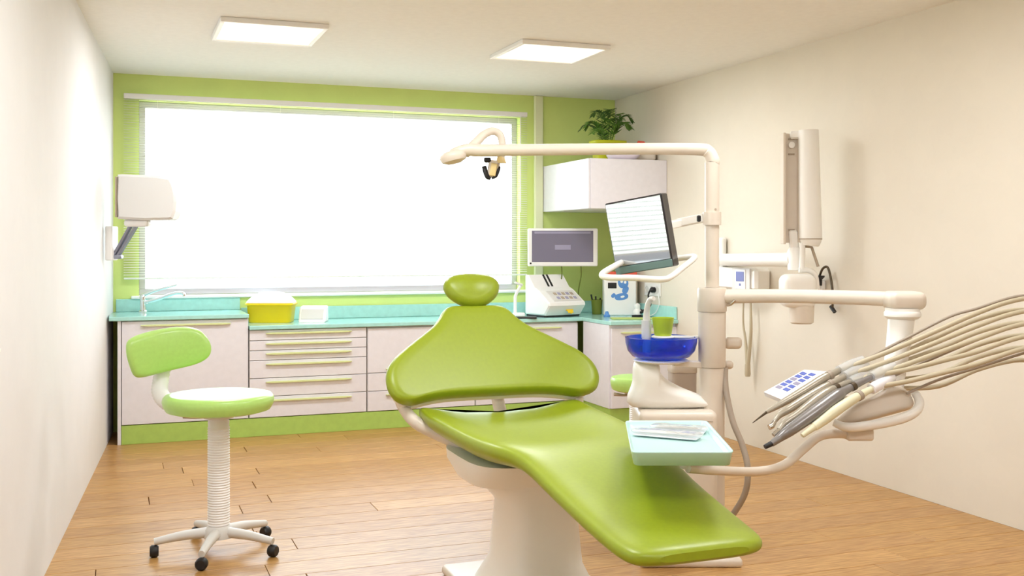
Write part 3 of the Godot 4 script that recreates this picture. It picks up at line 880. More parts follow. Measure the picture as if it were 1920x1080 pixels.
func stools():
	stool("green stool with padded backrest standing before the left cabinets", Vector3(0.4624, 0.0, -5.1698), YAW, 0.75, 0.258, true)
	stool("low green stool half hidden behind the cuspidor body", Vector3(2.9295, 0.0, -5.6281), YAW, 0.67, 0.165, false)

func dental_unit():
	var t = thing("dental_unit", "beige dental unit column with cuspidor body beside the chair", "dental unit", Vector3(2.6013, 0.0, -4.2556), YAW)
	var prof := [[0.0, 0.04], [0.058, 0.04], [0.058, 0.885], [0.054, 0.888], [0.0, 0.888]]
	part("lower_column", lathe(prof, 32), M.unit_beige, t)
	part("column", lathe([[0, 0.8885], [0.061, 0.8885], [0.063, 0.893], [0.063, 1.145], [0.0, 1.145]], 32), M.unit_beige, t)
	part("collar", lathe([[0, 1.146], [0.066, 1.146], [0.068, 1.15], [0.068, 1.245], [0.064, 1.256], [0.0, 1.256]], 32), M.unit_beige, t)
	part("pole", lathe([[0, 1.257], [0.033, 1.257], [0.033, 1.84], [0, 1.84]], 24), M.unit_beige, t)
	part("screw", lathe([[0, 0], [0.006, 0], [0.005, 0.002], [0, 0.002]], 10).turn(Vector3.RIGHT, 90).at(0.01, 1.62, 0.031), M.joint_grey, t)
	part("screw", lathe([[0, 0], [0.006, 0], [0.005, 0.002], [0, 0.002]], 10).turn(Vector3.RIGHT, 90).at(0.01, 1.578, 0.031), M.joint_grey, t)
	# cuspidor body: cabinet below, swept neck above
	part("body", rbox(0.36, 0.66, 0.30, 0.03, 3).at(-0.175, 0.37, -0.02), M.unit_beige, t)
	part("body_foot", bbox(-0.33, 0, -0.15, 0.02, 0.045, 0.10, 0.006), M.joint_grey, t)
	var pts := [Vector2(-0.3698, 0.6992), Vector2(-0.3698, 0.8208), Vector2(-0.3649, 0.8978), Vector2(-0.34, 0.9151), Vector2(-0.2705, 0.9151), Vector2(-0.2457, 0.8978), Vector2(-0.2408, 0.863), Vector2(-0.211, 0.8283), Vector2(-0.1489, 0.7935), Vector2(-0.0869, 0.7687), Vector2(-0.0323, 0.7439), Vector2(-0.0025, 0.6992)]
	part("neck", pad(outline(pts, 4), Vector2(-0.27, 0.76), 0.17, 0.0, 0.0, 4).at(0, 0.002, -0.01), M.unit_white, t)
	part("slot", cbox(0.012, 0.045, 0.006, 0.002).at(-0.316, 0.628, 0.1305), M.joint_grey, t)
	part("cover_seam", cbox(0.30, 0.004, 0.004, 0.001).at(-0.17, 0.655, 0.1295), M.joint_grey, t)
	# bowl of blue glass on a saucer
	var bowl := Vector3(-0.2358, 0, -0.01)
	part("bowl_saucer", lathe([[0, 0.908], [0.10, 0.908], [0.13, 0.918], [0.12, 0.924], [0, 0.922]], 32).off(bowl), M.unit_white, t)
	part("bowl", lathe([[0, 0.926], [0.10, 0.926], [0.135, 0.938], [0.157, 0.965], [0.166, 1.0], [0.168, 1.026], [0.160, 1.027], [0.155, 1.0], [0.146, 0.97], [0.125, 0.948], [0.095, 0.937], [0, 0.935]], 48).off(bowl), M.bowl_blue, t)
	part("bowl_spout", spline_tube([Vector3(-0.2951, 0.8735, -0.08), Vector3(-0.2951, 1.0501, -0.08), Vector3(-0.2951, 1.1522, -0.06), Vector3(-0.284, 1.199, -0.03), Vector3(-0.2706, 1.2055, 0.0)], [0.02, 0.02, 0.0135, 0.0125, 0.01], 12), M.unit_white, t)
	part("spout_sleeve", lathe([[0.0205, 0], [0.024, 0], [0.024, 0.085], [0.0205, 0.085]], 20).off(Vector3(-0.2951, 1.0148, -0.08)), M.clear_film, t)
	part("cup_holder", lathe([[0, 0], [0.05, 0], [0.055, 0.006], [0.05, 0.012], [0, 0.012]], 24).off(Vector3(-0.2183, 1.0157, -0.07)), M.unit_white, t)
	part("bowl_arm", bar(Vector3(-0.1843, 0.9098, 0.02), Vector3(-0.0422, 0.8977, 0.0), 0.05, 0.03), M.unit_beige, t)
	part("cup_arm", bar(Vector3(-0.1978, 1.019, -0.09), Vector3(-0.0193, 1.0242, -0.03), 0.03, 0.014), M.unit_white, t)
	# knobs and hose on the far side
	part("knob", rbox(0.085, 0.055, 0.05, 0.022, 3).off(Vector3(0.101, 0.9976, -0.02)), M.unit_beige, t)
	part("knob", rbox(0.045, 0.04, 0.04, 0.018, 3).off(Vector3(0.0811, 0.8954, -0.02)), M.unit_beige, t)
	part("hose", spline_tube([Vector3(0.058, 0.8851, 0.02), Vector3(0.0564, 0.789, 0.04), Vector3(0.08, 0.6479, 0.08), Vector3(0.1152, 0.5456, 0.12), Vector3(0.1305, 0.4451, 0.16), Vector3(0.1159, 0.3227, 0.15), Vector3(0.0519, 0.1638, 0.05)], [0.013, 0.014, 0.014, 0.014, 0.014, 0.014, 0.014], 10), M.hose_grey, t)
	part("floor_plate", rbox(0.46, 0.04, 0.36, 0.015).at(-0.12, 0.02, -0.02), M.unit_beige, t)
	# delivery arm
	part("delivery_arm", spline_tube([Vector3(0.0248, 1.2154, 0.0), Vector3(0.2557, 1.2236, 0.12), Vector3(0.4734, 1.2265, 0.28), Vector3(0.6351, 1.2265, 0.42), Vector3(0.7037, 1.2227, 0.48)], [0.034, 0.031, 0.031, 0.031, 0.031], 16), M.unit_beige, t)
	part("arm_clip", tube(curve([Vector3(0.0638, 1.1779, 0.04), Vector3(0.0769, 1.184, 0.06), Vector3(0.0919, 1.2016, 0.07)], 4), 0.007, 8), M.steel, t)
	# grey bin on the floor behind
	var bin = thing("pedal_bin", "tall grey bin on the floor behind the cuspidor by the cream wall", "bin", Vector3(3.6817, 0.0, -6.413), YAW)
	part("body", loft([rounded_ring(0.078, 0.09, 0.012, 0.4), rounded_ring(0.085, 0.1, 0.05, 0.4), rounded_ring(0.09, 0.105, 0.58, 0.4)]), mat("bin_grey", 170, 156, 142, 0.5), bin)
	part("lid", loft([rounded_ring(0.094, 0.109, 0.582, 0.4), rounded_ring(0.094, 0.109, 0.61, 0.4), rounded_ring(0.08, 0.095, 0.64, 0.4)]), M.joint_grey, bin)
	part("foot_ring", loft([rounded_ring(0.082, 0.095, 0.0, 0.4), rounded_ring(0.082, 0.095, 0.011, 0.4)]), M.black, bin)
	part("pedal", cbox(0.06, 0.012, 0.06, 0.003).at(0, 0.018, 0.115), M.black, bin)
	# cup
	single("cup", lathe([[0, 0], [0.036, 0], [0.04, 0.004], [0.052, 0.082], [0.054, 0.085], [0.05, 0.085], [0.038, 0.008], [0, 0.006]], 28), M.lime, "lime green plastic cup above the blue cuspidor bowl", "cup", Vector3(2.6013, 0.0, -4.2556) + Basis(Vector3.UP, YAW) * (Vector3(-0.2183, 1.0157, -0.07) + Vector3(0, 0.0125, 0)))

func operating_lamp():
	var t = thing("operating_lamp", "beige overhead lamp arm with a small lamp on black handles", "lamp", Vector3(2.6036, 0.0, -4.2547), YAW)
	part("arm", spline_tube([Vector3(0, 1.8405, 0), Vector3(0.0, 1.8509, 0.0), Vector3(-0.0199, 1.8881, 0.0), Vector3(-0.0695, 1.9005, 0.0), Vector3(-0.3376, 1.903, 0.0), Vector3(-0.834, 1.898, 0.0), Vector3(-1.0699, 1.8956, 0.0), Vector3(-1.1319, 1.898, 0.0), Vector3(-1.1766, 1.8906, 0.0), Vector3(-1.2188, 1.8782, 0.0)], [0.033, 0.033, 0.031, 0.029, 0.027, 0.027, 0.03, 0.03, 0.028, 0.02], 16), M.unit_beige, t)
	part("arm_joint", lathe([[0, -0.034], [0.03, -0.032], [0.058, -0.02], [0.066, 0.0], [0.06, 0.016], [0.04, 0.026], [0, 0.03]], 28).turn(Vector3.FORWARD, -14).off(Vector3(-1.2064, 1.8658, 0.0)), M.unit_beige, t)
	part("hook", spline_tube([Vector3(-1.1518, 1.8807, 0.0), Vector3(-1.1078, 1.9273, -0.02), Vector3(-1.0637, 1.9753, -0.05), Vector3(-1.0215, 1.9926, -0.07), Vector3(-0.9888, 1.9735, -0.08), Vector3(-0.9787, 1.9205, -0.08), Vector3(-0.9838, 1.8625, -0.08)], [0.024, 0.022, 0.02, 0.019, 0.018, 0.017, 0.016], 14), M.unit_beige, t)
	part("cone", lathe([[0, 0.0], [0.028, 0.0], [0.022, 0.012], [0.016, 0.035], [0, 0.036]], 18).off(Vector3(-0.9863, 1.8423, -0.08)), M.lamp_amber, t)
	part("lamp_head", rbox(0.055, 0.085, 0.05, 0.018, 3).turn(Vector3.FORWARD, 10).off(Vector3(-1.0216, 1.8145, -0.08)), M.unit_beige, t)
	part("lamp_glass", rbox(0.03, 0.06, 0.012, 0.005).turn(Vector3.FORWARD, 10).off(Vector3(-1.0211, 1.8097, -0.048)), M.lamp_amber, t)
	part("handle", spline_tube([Vector3(-1.0643, 1.8239, -0.07), Vector3(-1.059, 1.8005, -0.06), Vector3(-1.0489, 1.7754, -0.06), Vector3(-1.0338, 1.7679, -0.06)], [0.012, 0.012, 0.011, 0.006], 10), M.black, t)
	part("handle", spline_tube([Vector3(-0.9938, 1.8239, -0.07), Vector3(-0.9987, 1.803, -0.06), Vector3(-1.0087, 1.7804, -0.06), Vector3(-1.0288, 1.7679, -0.06)], [0.008, 0.008, 0.007, 0.005], 10), M.black, t)
	part("knob", rbox(0.034, 0.024, 0.03, 0.008).off(Vector3(-1.0491, 1.8566, -0.07)), M.black, t)

func unit_monitor():
	var t = thing("tilted_monitor", "tilted black monitor with mirroring screen and white handle loop on the column", "monitor", Vector3(2.6013, 0.0, -4.2556), YAW)
	# own axes: the screen looks left and a little down
	var f := Transform3D(Basis(Vector3.UP, deg_to_rad(-27)) * Basis(Vector3.FORWARD, deg_to_rad(-9)) * Basis(Vector3.RIGHT, deg_to_rad(3)), Vector3(-0.3546, 1.5023, 0.1))
	var w := 0.278
	var h := 0.335
	part("bezel", cbox(w, h, 0.085, 0.005).at(0, 0, -0.0445).moved(f), M.bezel_black, t)
	part("screen", cbox(w - 0.012, h - 0.045, 0.006, 0.001).at(0, 0.015, 0.0).moved(f), M.screen_gloss, t)
	part("lower_bezel", cbox(w - 0.004, 0.034, 0.012, 0.003).at(0, -h / 2 + 0.018, 0.0).moved(f), mat("bezel_teal", 96, 124, 120, 0.3), t)
	part("back_cover", rbox(w - 0.04, h - 0.05, 0.07, 0.03, 3).at(0, 0, -0.105).moved(f), M.unit_white, t)
	part("arm", join([bar(f * Vector3(0.05, 0.02, -0.11), Vector3(-0.1298, 1.5606, -0.12), 0.05, 0.035), bar(Vector3(-0.1374, 1.5606, -0.12), Vector3(-0.0286, 1.5833, -0.02), 0.035, 0.04)]), M.unit_white, t)
	part("joint", rbox(0.028, 0.03, 0.03, 0.006).off(Vector3(-0.0517, 1.5786, -0.03)), M.black, t)
	part("clamp", lathe([[0.0335, -0.03], [0.042, -0.03], [0.042, 0.03], [0.0335, 0.03]], 24).at(0, Vector3(0.0, 1.5778, 0.0).y, 0), M.unit_beige, t)
	var loop := [Vector3(-0.4282, 1.3752, 0.06), Vector3(-0.4885, 1.3508, 0.18), Vector3(-0.5353, 1.3271, 0.28), Vector3(-0.5179, 1.3143, 0.32), Vector3(-0.3984, 1.3123, 0.33), Vector3(-0.2826, 1.3053, 0.33), Vector3(-0.2364, 1.316, 0.3), Vector3(-0.1689, 1.3536, 0.2), Vector3(-0.1017, 1.3929, 0.1), Vector3(-0.1021, 1.4022, 0.06), Vector3(-0.1645, 1.3919, 0.02)]
	part("handle_loop", tube(curve(loop, 5), 0.0135, 12), M.unit_white, t)

func delivery_head():
	var t = thing("delivery_head", "beige instrument delivery head hanging from the end of the unit arm", "dental unit", Vector3(3.0762, 0.0, -3.5419), YAW)
	part("arm_cap", rbox(0.155, 0.075, 0.15, 0.03, 3).off(Vector3(0.0164, 1.2227, -0.02)), M.unit_beige, t)
	part("flange", join([lathe([[0, -0.02], [0.06, -0.02], [0.075, -0.008], [0.075, 0.006], [0.07, 0.012], [0, 0.012]], 28).off(Vector3(0.0045, 1.1658, 0.0)), lathe([[0, -0.006], [0.07, -0.006], [0.07, 0.008], [0, 0.008]], 28).off(Vector3(0.0082, 1.183, -0.01))]), M.unit_white, t)
	part("post", spline_tube([Vector3(0.0, 1.1502, 0.0), Vector3(-0.0185, 1.0539, 0.02), Vector3(-0.0486, 0.9476, 0.06), Vector3(-0.0805, 0.8433, 0.1)], [0.055, 0.05, 0.046, 0.046], 18), M.unit_white, t)
	# body: rounded plate sloping up to the right
	var pts := [Vector2(-0.1598, -0.0562), Vector2(-0.1426, -0.0346), Vector2(-0.0864, 0.0086), Vector2(0.0, 0.0432), Vector2(0.0778, 0.0864), Vector2(0.1296, 0.0691), Vector2(0.1555, 0.0259), Vector2(0.1469, -0.0086), Vector2(0.0778, -0.0302), Vector2(-0.0432, -0.0605), Vector2(-0.121, -0.0734)]
	part("body", pad(outline(pts, 4), Vector2(0, 0), 0.09, 0.0, 0.0, 4).moved(Transform3D(Basis(Vector3.RIGHT, deg_to_rad(-18)), Vector3(-0.1597, 0.8015, 0.14))), M.unit_beige, t)
	part("handle", spline_tube([Vector3(-0.3442, 0.7468, 0.2), Vector3(-0.2931, 0.7311, 0.22), Vector3(-0.1872, 0.7417, 0.22), Vector3(-0.0814, 0.765, 0.22), Vector3(-0.0203, 0.7931, 0.21), Vector3(0.0061, 0.8247, 0.18), Vector3(0.0082, 0.8541, 0.13)], [0.014, 0.019, 0.02, 0.02, 0.019, 0.018, 0.016], 12), M.unit_white, t)
	part("arm_block", rbox(0.11, 0.05, 0.07, 0.012).off(Vector3(-0.2332, 0.695, 0.16)), M.unit_beige, t)
	part("tray_arm", spline_tube([Vector3(-0.2525, 0.6929, 0.16), Vector3(-0.3338, 0.6986, 0.18), Vector3(-0.4067, 0.6912, 0.21), Vector3(-0.4869, 0.6518, 0.27), Vector3(-0.5808, 0.6078, 0.35), Vector3(-0.7183, 0.6153, 0.5), Vector3(-0.9245, 0.6725, 0.75), Vector3(-1.0287, 0.6946, 0.82)], [0.02, 0.019, 0.018, 0.018, 0.018, 0.017, 0.016, 0.016], 12), M.unit_beige, t)
	# key panel behind the instruments
	var panel = thing("key_panel", "white control panel with blue keys behind the handpieces", "control panel", Vector3(3.0762, 0.0, -3.5419), YAW)
	var a := Vector3(-0.5703, 0.8376, -0.02)
	var b := Vector3(-0.5257, 0.8245, 0.12)
	var c := Vector3(-0.3228, 0.9346, 0.08)
	var d := Vector3(-0.389, 0.927, -0.06)
	var n := (b - a).cross(d - a).normalized()
	if n.y < 0: n = -n
	part("plate", loft([[a - n * 0.02, b - n * 0.02, c - n * 0.02, d - n * 0.02], [a, b, c, d]]), M.paper, panel)
	for i in 6:
		for k in 2:
			var u := 0.27 + 0.115 * i
			var v := 0.22 + 0.36 * k
			var p = (a.lerp(d, u)).lerp(b.lerp(c, u), v)
			var ex = (d - a) * 0.042
			var ey = (b - a) * 0.12
			part("key", loft([[p - ex - ey, p + ex - ey, p + ex + ey, p - ex + ey], [p - ex - ey + n * 0.002, p + ex - ey + n * 0.002, p + ex + ey + n * 0.002, p - ex + ey + n * 0.002]]), M.print_blue if (i + k) % 3 > 0 or i > 3 else M.screen_box, panel)
	part("bracket", bar(a.lerp(c, 0.6) - n * 0.03, Vector3(-0.1459, 0.7954, 0.1), 0.04, 0.03), M.unit_beige, panel)
	# handpieces, each with its hose
	var g := "handpieces on the delivery head"
	var defs := [
		["scaler_handpiece", "slim beige scaler with a needle tip, topmost of the handpieces", [Vector3(-0.6364, 0.803, 0.3), Vector3(-0.5732, 0.8333, 0.28), Vector3(-0.4814, 0.8771, 0.25), Vector3(-0.3884, 0.9259, 0.22), Vector3(-0.3017, 0.9572, 0.18), Vector3(-0.1182, 1.0221, 0.16), Vector3(0.0669, 1.0967, 0.14), Vector3(0.2592, 1.1757, 0.12), Vector3(0.4109, 1.2278, 0.12), Vector3(0.616, 1.2519, 0.08), Vector3(0.7244, 1.2215, 0.0), Vector3(0.6671, 1.1835, -0.04), Vector3(0.4871, 1.179, -0.04), Vector3(0.3297, 1.1385, -0.04), Vector3(0.1682, 1.0719, -0.03), Vector3(0.0, 0.9986, 0.0)], [.007, .014, .018, .018, .0098], M.handpiece, [Vector3(-0.695, 0.7648, 0.32), Vector3(-0.6658, 0.7839, 0.31), Vector3(-0.6343, 0.8041, 0.3)], [.0015, .0035, .006], M.tip_dark],
		["angled_handpiece", "beige handpiece with a bent neck and small round head", [Vector3(-0.6152, 0.7723, 0.34), Vector3(-0.5942, 0.7954, 0.33), Vector3(-0.5565, 0.8165, 0.32), Vector3(-0.482, 0.8535, 0.29), Vector3(-0.4003, 0.8932, 0.26), Vector3(-0.2867, 0.9362, 0.2), Vector3(-0.111, 0.9914, 0.18), Vector3(0.0663, 1.0565, 0.16), Vector3(0.2504, 1.1252, 0.14), Vector3(0.4014, 1.177, 0.14), Vector3(0.5904, 1.2006, 0.1), Vector3(0.6982, 1.1693, 0.02), Vector3(0.6433, 1.1309, -0.02), Vector3(0.4776, 1.1264, -0.02), Vector3(0.3209, 1.0861, -0.02), Vector3(0.1601, 1.0199, -0.01), Vector3(-0.0089, 0.9643, 0.012)], [.008, .012, .016, .018, .017, .0098], M.handpiece, [Vector3(-0.6395, 0.7543, 0.355), Vector3(-0.6259, 0.7596, 0.35), Vector3(-0.6132, 0.7744, 0.34)], [.011, .011, .008], M.steel],
		["motor_handpiece", "grey ribbed handpiece with a silver nose between two others", [Vector3(-0.6048, 0.7484, 0.38), Vector3(-0.5819, 0.7732, 0.37), Vector3(-0.5295, 0.8027, 0.35), Vector3(-0.4461, 0.8522, 0.31), Vector3(-0.3832, 0.8833, 0.28), Vector3(-0.2719, 0.9153, 0.22), Vector3(-0.104, 0.9611, 0.2), Vector3(0.0656, 1.0165, 0.18), Vector3(0.2415, 1.0752, 0.16), Vector3(0.3919, 1.1267, 0.16), Vector3(0.5649, 1.1497, 0.12), Vector3(0.6721, 1.1176, 0.04), Vector3(0.6197, 1.0789, 0.0), Vector3(0.4681, 1.0744, 0.0), Vector3(0.3121, 1.0343, 0.0), Vector3(0.152, 0.9685, 0.01), Vector3(-0.0177, 0.9302, 0.024)], [.013, .015, .016, .019, .018, .0098], M.handpiece, [Vector3(-0.6318, 0.7299, 0.39), Vector3(-0.6028, 0.7505, 0.38)], [.009, .011], M.steel],
		["camera_handpiece", "thick dark grey handpiece with a black lens, longest of the row", [Vector3(-0.6453, 0.703, 0.42), Vector3(-0.6125, 0.7234, 0.41), Vector3(-0.5694, 0.7519, 0.4), Vector3(-0.4606, 0.8145, 0.36), Vector3(-0.3664, 0.8702, 0.32), Vector3(-0.329, 0.8882, 0.3), Vector3(-0.1907, 0.9377, 0.23), Vector3(-0.0522, 0.9601, 0.214), Vector3(0.0877, 0.9916, 0.197), Vector3(0.2327, 1.0256, 0.18), Vector3(0.3824, 1.077, 0.18), Vector3(0.5395, 1.0993, 0.14), Vector3(0.6462, 1.0663, 0.06), Vector3(0.5961, 1.0273, 0.02), Vector3(0.4586, 1.0251, 0.02), Vector3(0.3032, 0.9852, 0.02), Vector3(0.1439, 0.9198, 0.03), Vector3(-0.0266, 0.8962, 0.036)], [.012, .016, .023, .027, .025, .016, .0098], M.handpiece_grey, [Vector3(-0.6739, 0.6928, 0.43), Vector3(-0.6432, 0.705, 0.42)], [.009, .011], M.black],
		["air_water_syringe", "ivory syringe handpiece with a pale nozzle, nearest of the row", [Vector3(-0.4802, 0.7621, 0.4), Vector3(-0.4358, 0.7871, 0.38), Vector3(-0.3787, 0.8227, 0.36), Vector3(-0.3044, 0.8578, 0.32), Vector3(-0.201, 0.8953, 0.26), Vector3(-0.062, 0.9162, 0.24), Vector3(0.0783, 0.9462, 0.22), Vector3(0.2239, 0.9787, 0.2), Vector3(0.3728, 1.0298, 0.2), Vector3(0.5143, 1.0516, 0.16), Vector3(0.6204, 1.0178, 0.08), Vector3(0.5727, 0.9784, 0.04), Vector3(0.449, 0.9762, 0.04), Vector3(0.2944, 0.9365, 0.04), Vector3(0.1358, 0.8715, 0.05), Vector3(-0.0354, 0.8625, 0.048)], [.016, .02, .021, .019, .0098], M.ivory, [Vector3(-0.5303, 0.7332, 0.42), Vector3(-0.4782, 0.7641, 0.4)], [.009, .014], M.ivory]]
	for e in defs:
		var h = thing(e[0], e[1], "handpiece", Vector3(3.0762, 0.0, -3.5419), YAW, g)
		var path: Array = e[2]
		var nb: int = e[3].size()
		part("body", spline_tube(path.slice(0, nb), e[3], 14, 6), e[4], h)
		var rr := []
		for q in path.size() - nb + 1: rr.append(0.0098)
		part("hose", spline_tube(path.slice(nb - 1), rr, 10, 5), M.hose, h)
		var tp: Array = e[5]
		part("tip", spline_tube(tp, e[6], 10, 4), e[7], h)
		var k0: Vector3 = path[nb - 2].lerp(path[nb - 1], 0.2)
		part("ring", tube([k0, k0 + (path[nb - 1] - path[nb - 2]).normalized() * 0.018], float(e[3][nb - 2]) + 0.0012, 14), M.tip_dark if e[0] == "camera_handpiece" or e[0] == "motor_handpiece" else M.hose_grey, h)
		var dir: Vector3 = (path[nb - 1] - path[nb - 2]).normalized()
		part("holder_sleeve", tube([path[nb - 1] - dir * 0.02, path[nb - 1] + dir * 0.03, path[nb - 1] + dir * 0.11], [0.021, 0.023, 0.016], 14), M.clear_film if e[0] != "air_water_syringe" else M.paper, h)
	# whip rods carrying the hoses
	for e in [[Vector3(-0.2644, 0.9557, 0.13), Vector3(-0.0152, 1.0742, 0.1), Vector3(0.1674, 1.16, 0.08), Vector3(0.2768, 1.1929, 0.08), Vector3(0.4409, 1.2432, 0.08), Vector3(0.616, 1.2541, 0.08)], [Vector3(-0.1236, 0.9119, 0.16), Vector3(0.0601, 0.986, 0.13), Vector3(0.2636, 1.0664, 0.11), Vector3(0.4157, 1.1229, 0.11), Vector3(0.5787, 1.1447, 0.11)], [Vector3(-0.0452, 0.8589, 0.18), Vector3(0.0952, 0.9107, 0.15), Vector3(0.2548, 0.9557, 0.13), Vector3(0.4062, 1.0033, 0.13), Vector3(0.5468, 1.0466, 0.13)]]:
		var rr := []
		for q in e: rr.append(0.006)
		part("whip_rod", spline_tube(e, rr, 8, 5), M.hose_grey, t)
	part("rod_socket", bar(Vector3(-0.2612, 0.9502, 0.12), Vector3(-0.0232, 0.8396, 0.15), 0.03, 0.03), M.unit_beige, t)
	# tray on the tray arm
	t = thing("instrument_tray", "aqua plastic instrument tray in front of the cuspidor", "tray", Vector3(1.7917, 0.0, -3.1716), YAW)
	var q := [Vector3(-0.1374, 0.7753, -0.3), Vector3(0.1649, 0.7812, -0.3), Vector3(0.1426, 0.7738, 0.3), Vector3(-0.1818, 0.7738, 0.3)]
	for i in 4: q[i].y = 0.783
	part("tray", tray_geo(q, 0.022), M.tray_aqua, t)
	part("holder", lathe([[0, 0.69], [0.03, 0.69], [0.03, 0.72], [0.09, 0.757], [0, 0.757]], 20).at(0.05, 0, -0.01), M.unit_beige, t)
	var mid = (q[0] + q[1] + q[2] + q[3]) / 4.0
	for e in [["clear sterile pouch with steel instruments on the aqua tray", Vector3(-0.01, 0.783, -0.09), 26.0, 0.23], ["narrow clear pouch lying behind the wider one on the aqua tray", Vector3(0.05, 0.783, -0.20), 20.0, 0.19]]:
		var p = thing("sterile_pouch", e[0], "pouch", Vector3(1.7917, 0.0, -3.1716) + Basis(Vector3.UP, YAW) * (mid * Vector3(1, 0, 1) + e[1]), YAW - deg_to_rad(e[2]), "sterile pouches on the tray")
		part("paper_back", crumple(rbox(e[3], 0.004, 0.075, 0.002, 1).at(0, 0.003, 0), 0.001, 2), M.paper, p)
		part("film", crumple(pad(outline([Vector2(-e[3] / 2, -0.035), Vector2(0, -0.037), Vector2(e[3] / 2, -0.035), Vector2(e[3] / 2, 0.035), Vector2(0, 0.037), Vector2(-e[3] / 2, 0.035)], 3), Vector2.ZERO, 0.012, 0.003).turn(Vector3.RIGHT, -90).at(0, 0.013, 0), 0.002, 4), M.clear_film, p)
		for k in 2:
			part("instrument", spline_tube([Vector3(-e[3] * 0.44, 0.012, -0.014 + 0.026 * k), Vector3(0, 0.012, -0.012 + 0.022 * k), Vector3(e[3] * 0.36, 0.012, -0.01 + 0.016 * k), Vector3(e[3] * 0.43, 0.014, -0.002 + 0.016 * k)], [0.0025, 0.004, 0.003, 0.0015], 8), M.steel, p)

func tray_geo(q, rim: float) -> Geo:
	var c := Vector3.ZERO
	for p in q: c += p
	c /= 4.0
	var mk = func(k: float, y: float) -> Array:
		var o := []
		for i in 4:
			var p: Vector3 = c + (q[i] - c) * k
			var pa: Vector3 = c + (q[(i + 3) % 4] - c) * k
			var pb: Vector3 = c + (q[(i + 1) % 4] - c) * k
			for s in 5:
				var f := s / 4.0
				var x := p.lerp(pa, 0.07)
				var z := p.lerp(pb, 0.07)
				var e := x.lerp(p, f).lerp(p.lerp(z, f), f)
				o.append(Vector3(e.x, y, e.z))
		return o
	var y0: float = q[0].y - 0.004
	return loft([mk.call(0.93, y0 - 0.02), mk.call(0.95, y0 - 0.02), mk.call(0.985, y0 + rim - 0.004), mk.call(1.0, y0 + rim), mk.call(1.0, y0 + rim + 0.003), mk.call(0.985, y0 + rim + 0.004), mk.call(0.965, y0 + rim - 0.002), mk.call(0.93, y0 + 0.002), mk.call(0.9, y0)])

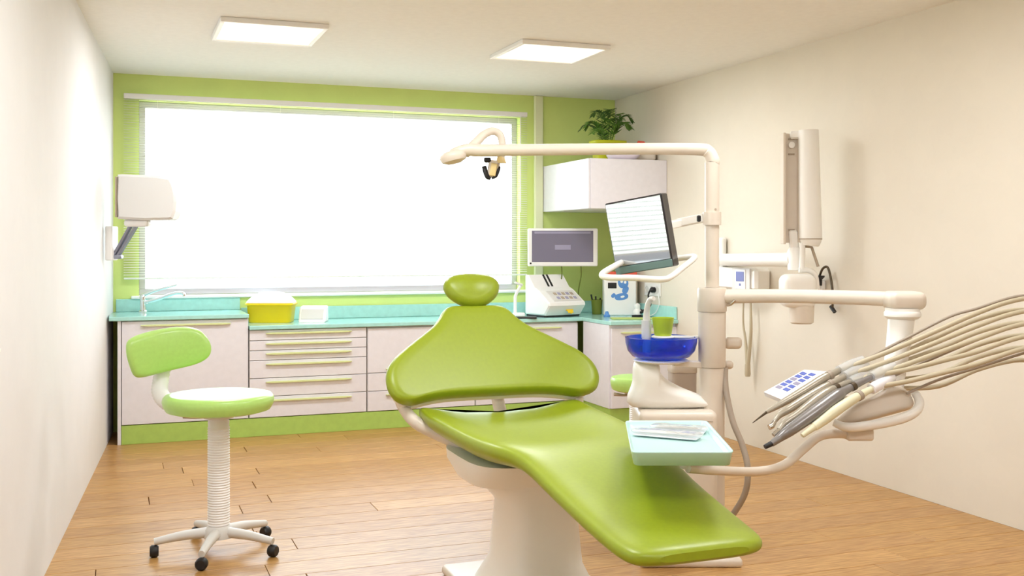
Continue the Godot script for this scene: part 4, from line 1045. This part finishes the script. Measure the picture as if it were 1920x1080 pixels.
func x_ray():
	var t = thing("x_ray_unit", "white folded x-ray arm with tube head on the cream wall", "x-ray unit", Vector3(4.0473, 0.0, -5.6871), YAW)
	part("wall_bracket", bbox(-0.05, 0, -0.02, 0.05, 0.22, 0.02, 0.01).moved(Transform3D(Basis(Vector3.UP, -YAW) * Basis(Vector3.UP, PI / 2), Basis(Vector3.UP, -YAW) * (Vector3(4.3, 1.2944, -6.9051) - Vector3(4.0473, 0.0, -5.6871)))), M.unit_white, t)
	part("swing_arm", spline_tube([Basis(Vector3.UP, -YAW) * (Vector3(4.26, 1.3479, -6.8408) - Vector3(4.0473, 0.0, -5.6871)), Vector3(-0.1003, 1.357, -0.45), Vector3(0.0274, 1.3628, 0.0)], [0.045, 0.046, 0.047], 16), M.unit_white, t)
	part("elbow", lathe([[0, -0.07], [0.05, -0.065], [0.055, 0.05], [0.04, 0.08], [0, 0.085]], 20).off(Vector3(0.041, 1.3628, 0.0)), M.unit_white, t)
	part("lower_link", bar(Vector3(0.041, 1.3184, 0.0), Vector3(0.0205, 1.5509, 0.0), 0.055, 0.06, 0.01), M.unit_white, t)
	# first folded arm: open channel
	part("channel", join([bbox(-0.0513, Vector3(-5.0608, 1.462, 0.0).y, -0.03, -0.0342, Vector3(-5.0608, 2.1732, 0.0).y, 0.05), bbox(-0.0342, Vector3(-5.0608, 1.4722, 0.0).y, -0.03, 0.0547, Vector3(-5.0608, 2.1732, 0.0).y, 0.0), bbox(0.0479, Vector3(-5.0608, 1.4722, 0.0).y, -0.03, 0.0616, Vector3(-5.0608, 2.1732, 0.0).y, 0.05)]), M.unit_beige, t)
	part("pin", lathe([[0, 0], [0.022, 0], [0.02, 0.012], [0, 0.014]], 14).turn(Vector3.RIGHT, 90).off(Vector3(0.011, 2.097, 0.01)), M.unit_white, t)
	for y in [261, 289, 431]:
		part("slot", cbox(0.04, 0.01, 0.01, 0.002).at(0.012, 1.45 - (y - 461.5) * 6.75 / 1974.0, 0.004), M.joint_grey, t)
	# second arm: closed round cover
	part("cover", spline_tube([Vector3(0.1034, 2.186, 0.07), Vector3(0.1068, 1.9965, 0.07), Vector3(0.1135, 1.6581, 0.07), Vector3(0.1169, 1.5025, 0.07), Vector3(0.1135, 1.4517, 0.07)], [0.062, 0.065, 0.07, 0.07, 0.05], 20), M.unit_white, t)
	part("cover_band", lathe([[0.0705, -0.003], [0.0715, -0.003], [0.0715, 0.003], [0.0705, 0.003]], 24).off(Vector3(0.1169, 1.4957, 0.07)), M.joint_grey, t)
	part("top_link", bar(Vector3(0.0068, 2.1595, 0.0), Vector3(0.1034, 2.1589, 0.07), 0.04, 0.05, 0.01), M.unit_white, t)
	part("rod", tube([Vector3(0.0831, 1.4483, 0.07), Vector3(0.1237, 1.4415, 0.07), Vector3(0.1585, 1.3201, 0.09)], 0.009, 8), M.joint_grey, t)
	part("drop_tube", rod(Vector3(0.0662, 1.472, 0.07), Vector3(0.0594, 1.2926, 0.07), 0.018, 12), M.unit_white, t)
	part("fork", spline_tube([Vector3(0.0425, 1.2994, 0.07), Vector3(0.1034, 1.296, 0.07), Vector3(0.144, 1.269, 0.07), Vector3(0.1575, 1.2013, 0.07), Vector3(0.1575, 1.1167, 0.07)], [0.018, 0.017, 0.016, 0.016, 0.016], 12), M.unit_white, t)
	part("tube_head", rbox(0.21, 0.21, 0.19, 0.05, 3).off(Vector3(0.0269, 1.1683, 0.09)), M.unit_white, t)
	part("cone", lathe([[0.0, 0], [0.06, 0], [0.074, 0.01], [0.08, 0.15], [0, 0.151]], 28).off(Vector3(0.0539, 0.9591, 0.09)), M.unit_beige, t)
	part("cap", cbox(0.05, 0.05, 0.02, 0.004).off(Vector3(0.1009, 1.2043, 0.15)), M.joint_grey, t)
	# control box on the cream wall
	var p = Vector3(4.332, 1.2179, -6.5946)
	t = thing("x_ray_control", "white x-ray control box with blue keypad on the cream wall", "control box", p)
	part("case", bbox(-0.13, -0.085, -0.34, 0, 0.075, 0.30, 0.02), M.unit_white, t)
	part("keypad_frame", bbox(-0.142, -0.085, 0.01, -0.129, 0.072, 0.24, 0.006), M.plastic_grey, t)
	part("keypad", bbox(-0.147, -0.075, 0.06, -0.141, 0.062, 0.19, 0.003), M.plastic_white, t)
	part("keypad_display", bbox(-0.15, -0.02, 0.075, -0.1465, 0.05, 0.175, 0.001), M.key_blue, t)
	part("button", bbox(-0.15, -0.052, 0.115, -0.1465, -0.035, 0.135, 0.001), M.key_blue, t)
	part("label_strip", bbox(-0.132, -0.06, -0.335, -0.1295, 0.06, -0.31, 0.001), M.key_blue, t)
	# hand switch hanging by two cords
	t = thing("hand_switch", "beige x-ray hand switch with twin cords hanging on the cream wall", "switch", p + Vector3(-0.06, -0.09, 0.04))
	part("cord", spline_tube([Vector3(0, 0.005, 0.0), Vector3(-0.005, -0.23, 0.0), Vector3(0.0, -0.35, 0.02), Vector3(0, -0.55, 0.05)], [0.006, 0.008, 0.01, 0.016], 10), M.hose, t)
	part("cord", spline_tube([Vector3(0, 0.005, 0.08), Vector3(-0.005, -0.23, 0.1), Vector3(0.0, -0.35, 0.085), Vector3(0, -0.55, 0.05)], [0.006, 0.012, 0.013, 0.017], 10), M.hose, t)
	part("grip", lathe([[0, 0], [0.018, 0.002], [0.022, 0.02], [0.02, 0.09], [0, 0.095]], 16).at(0, -0.62, 0.05), M.hose, t)
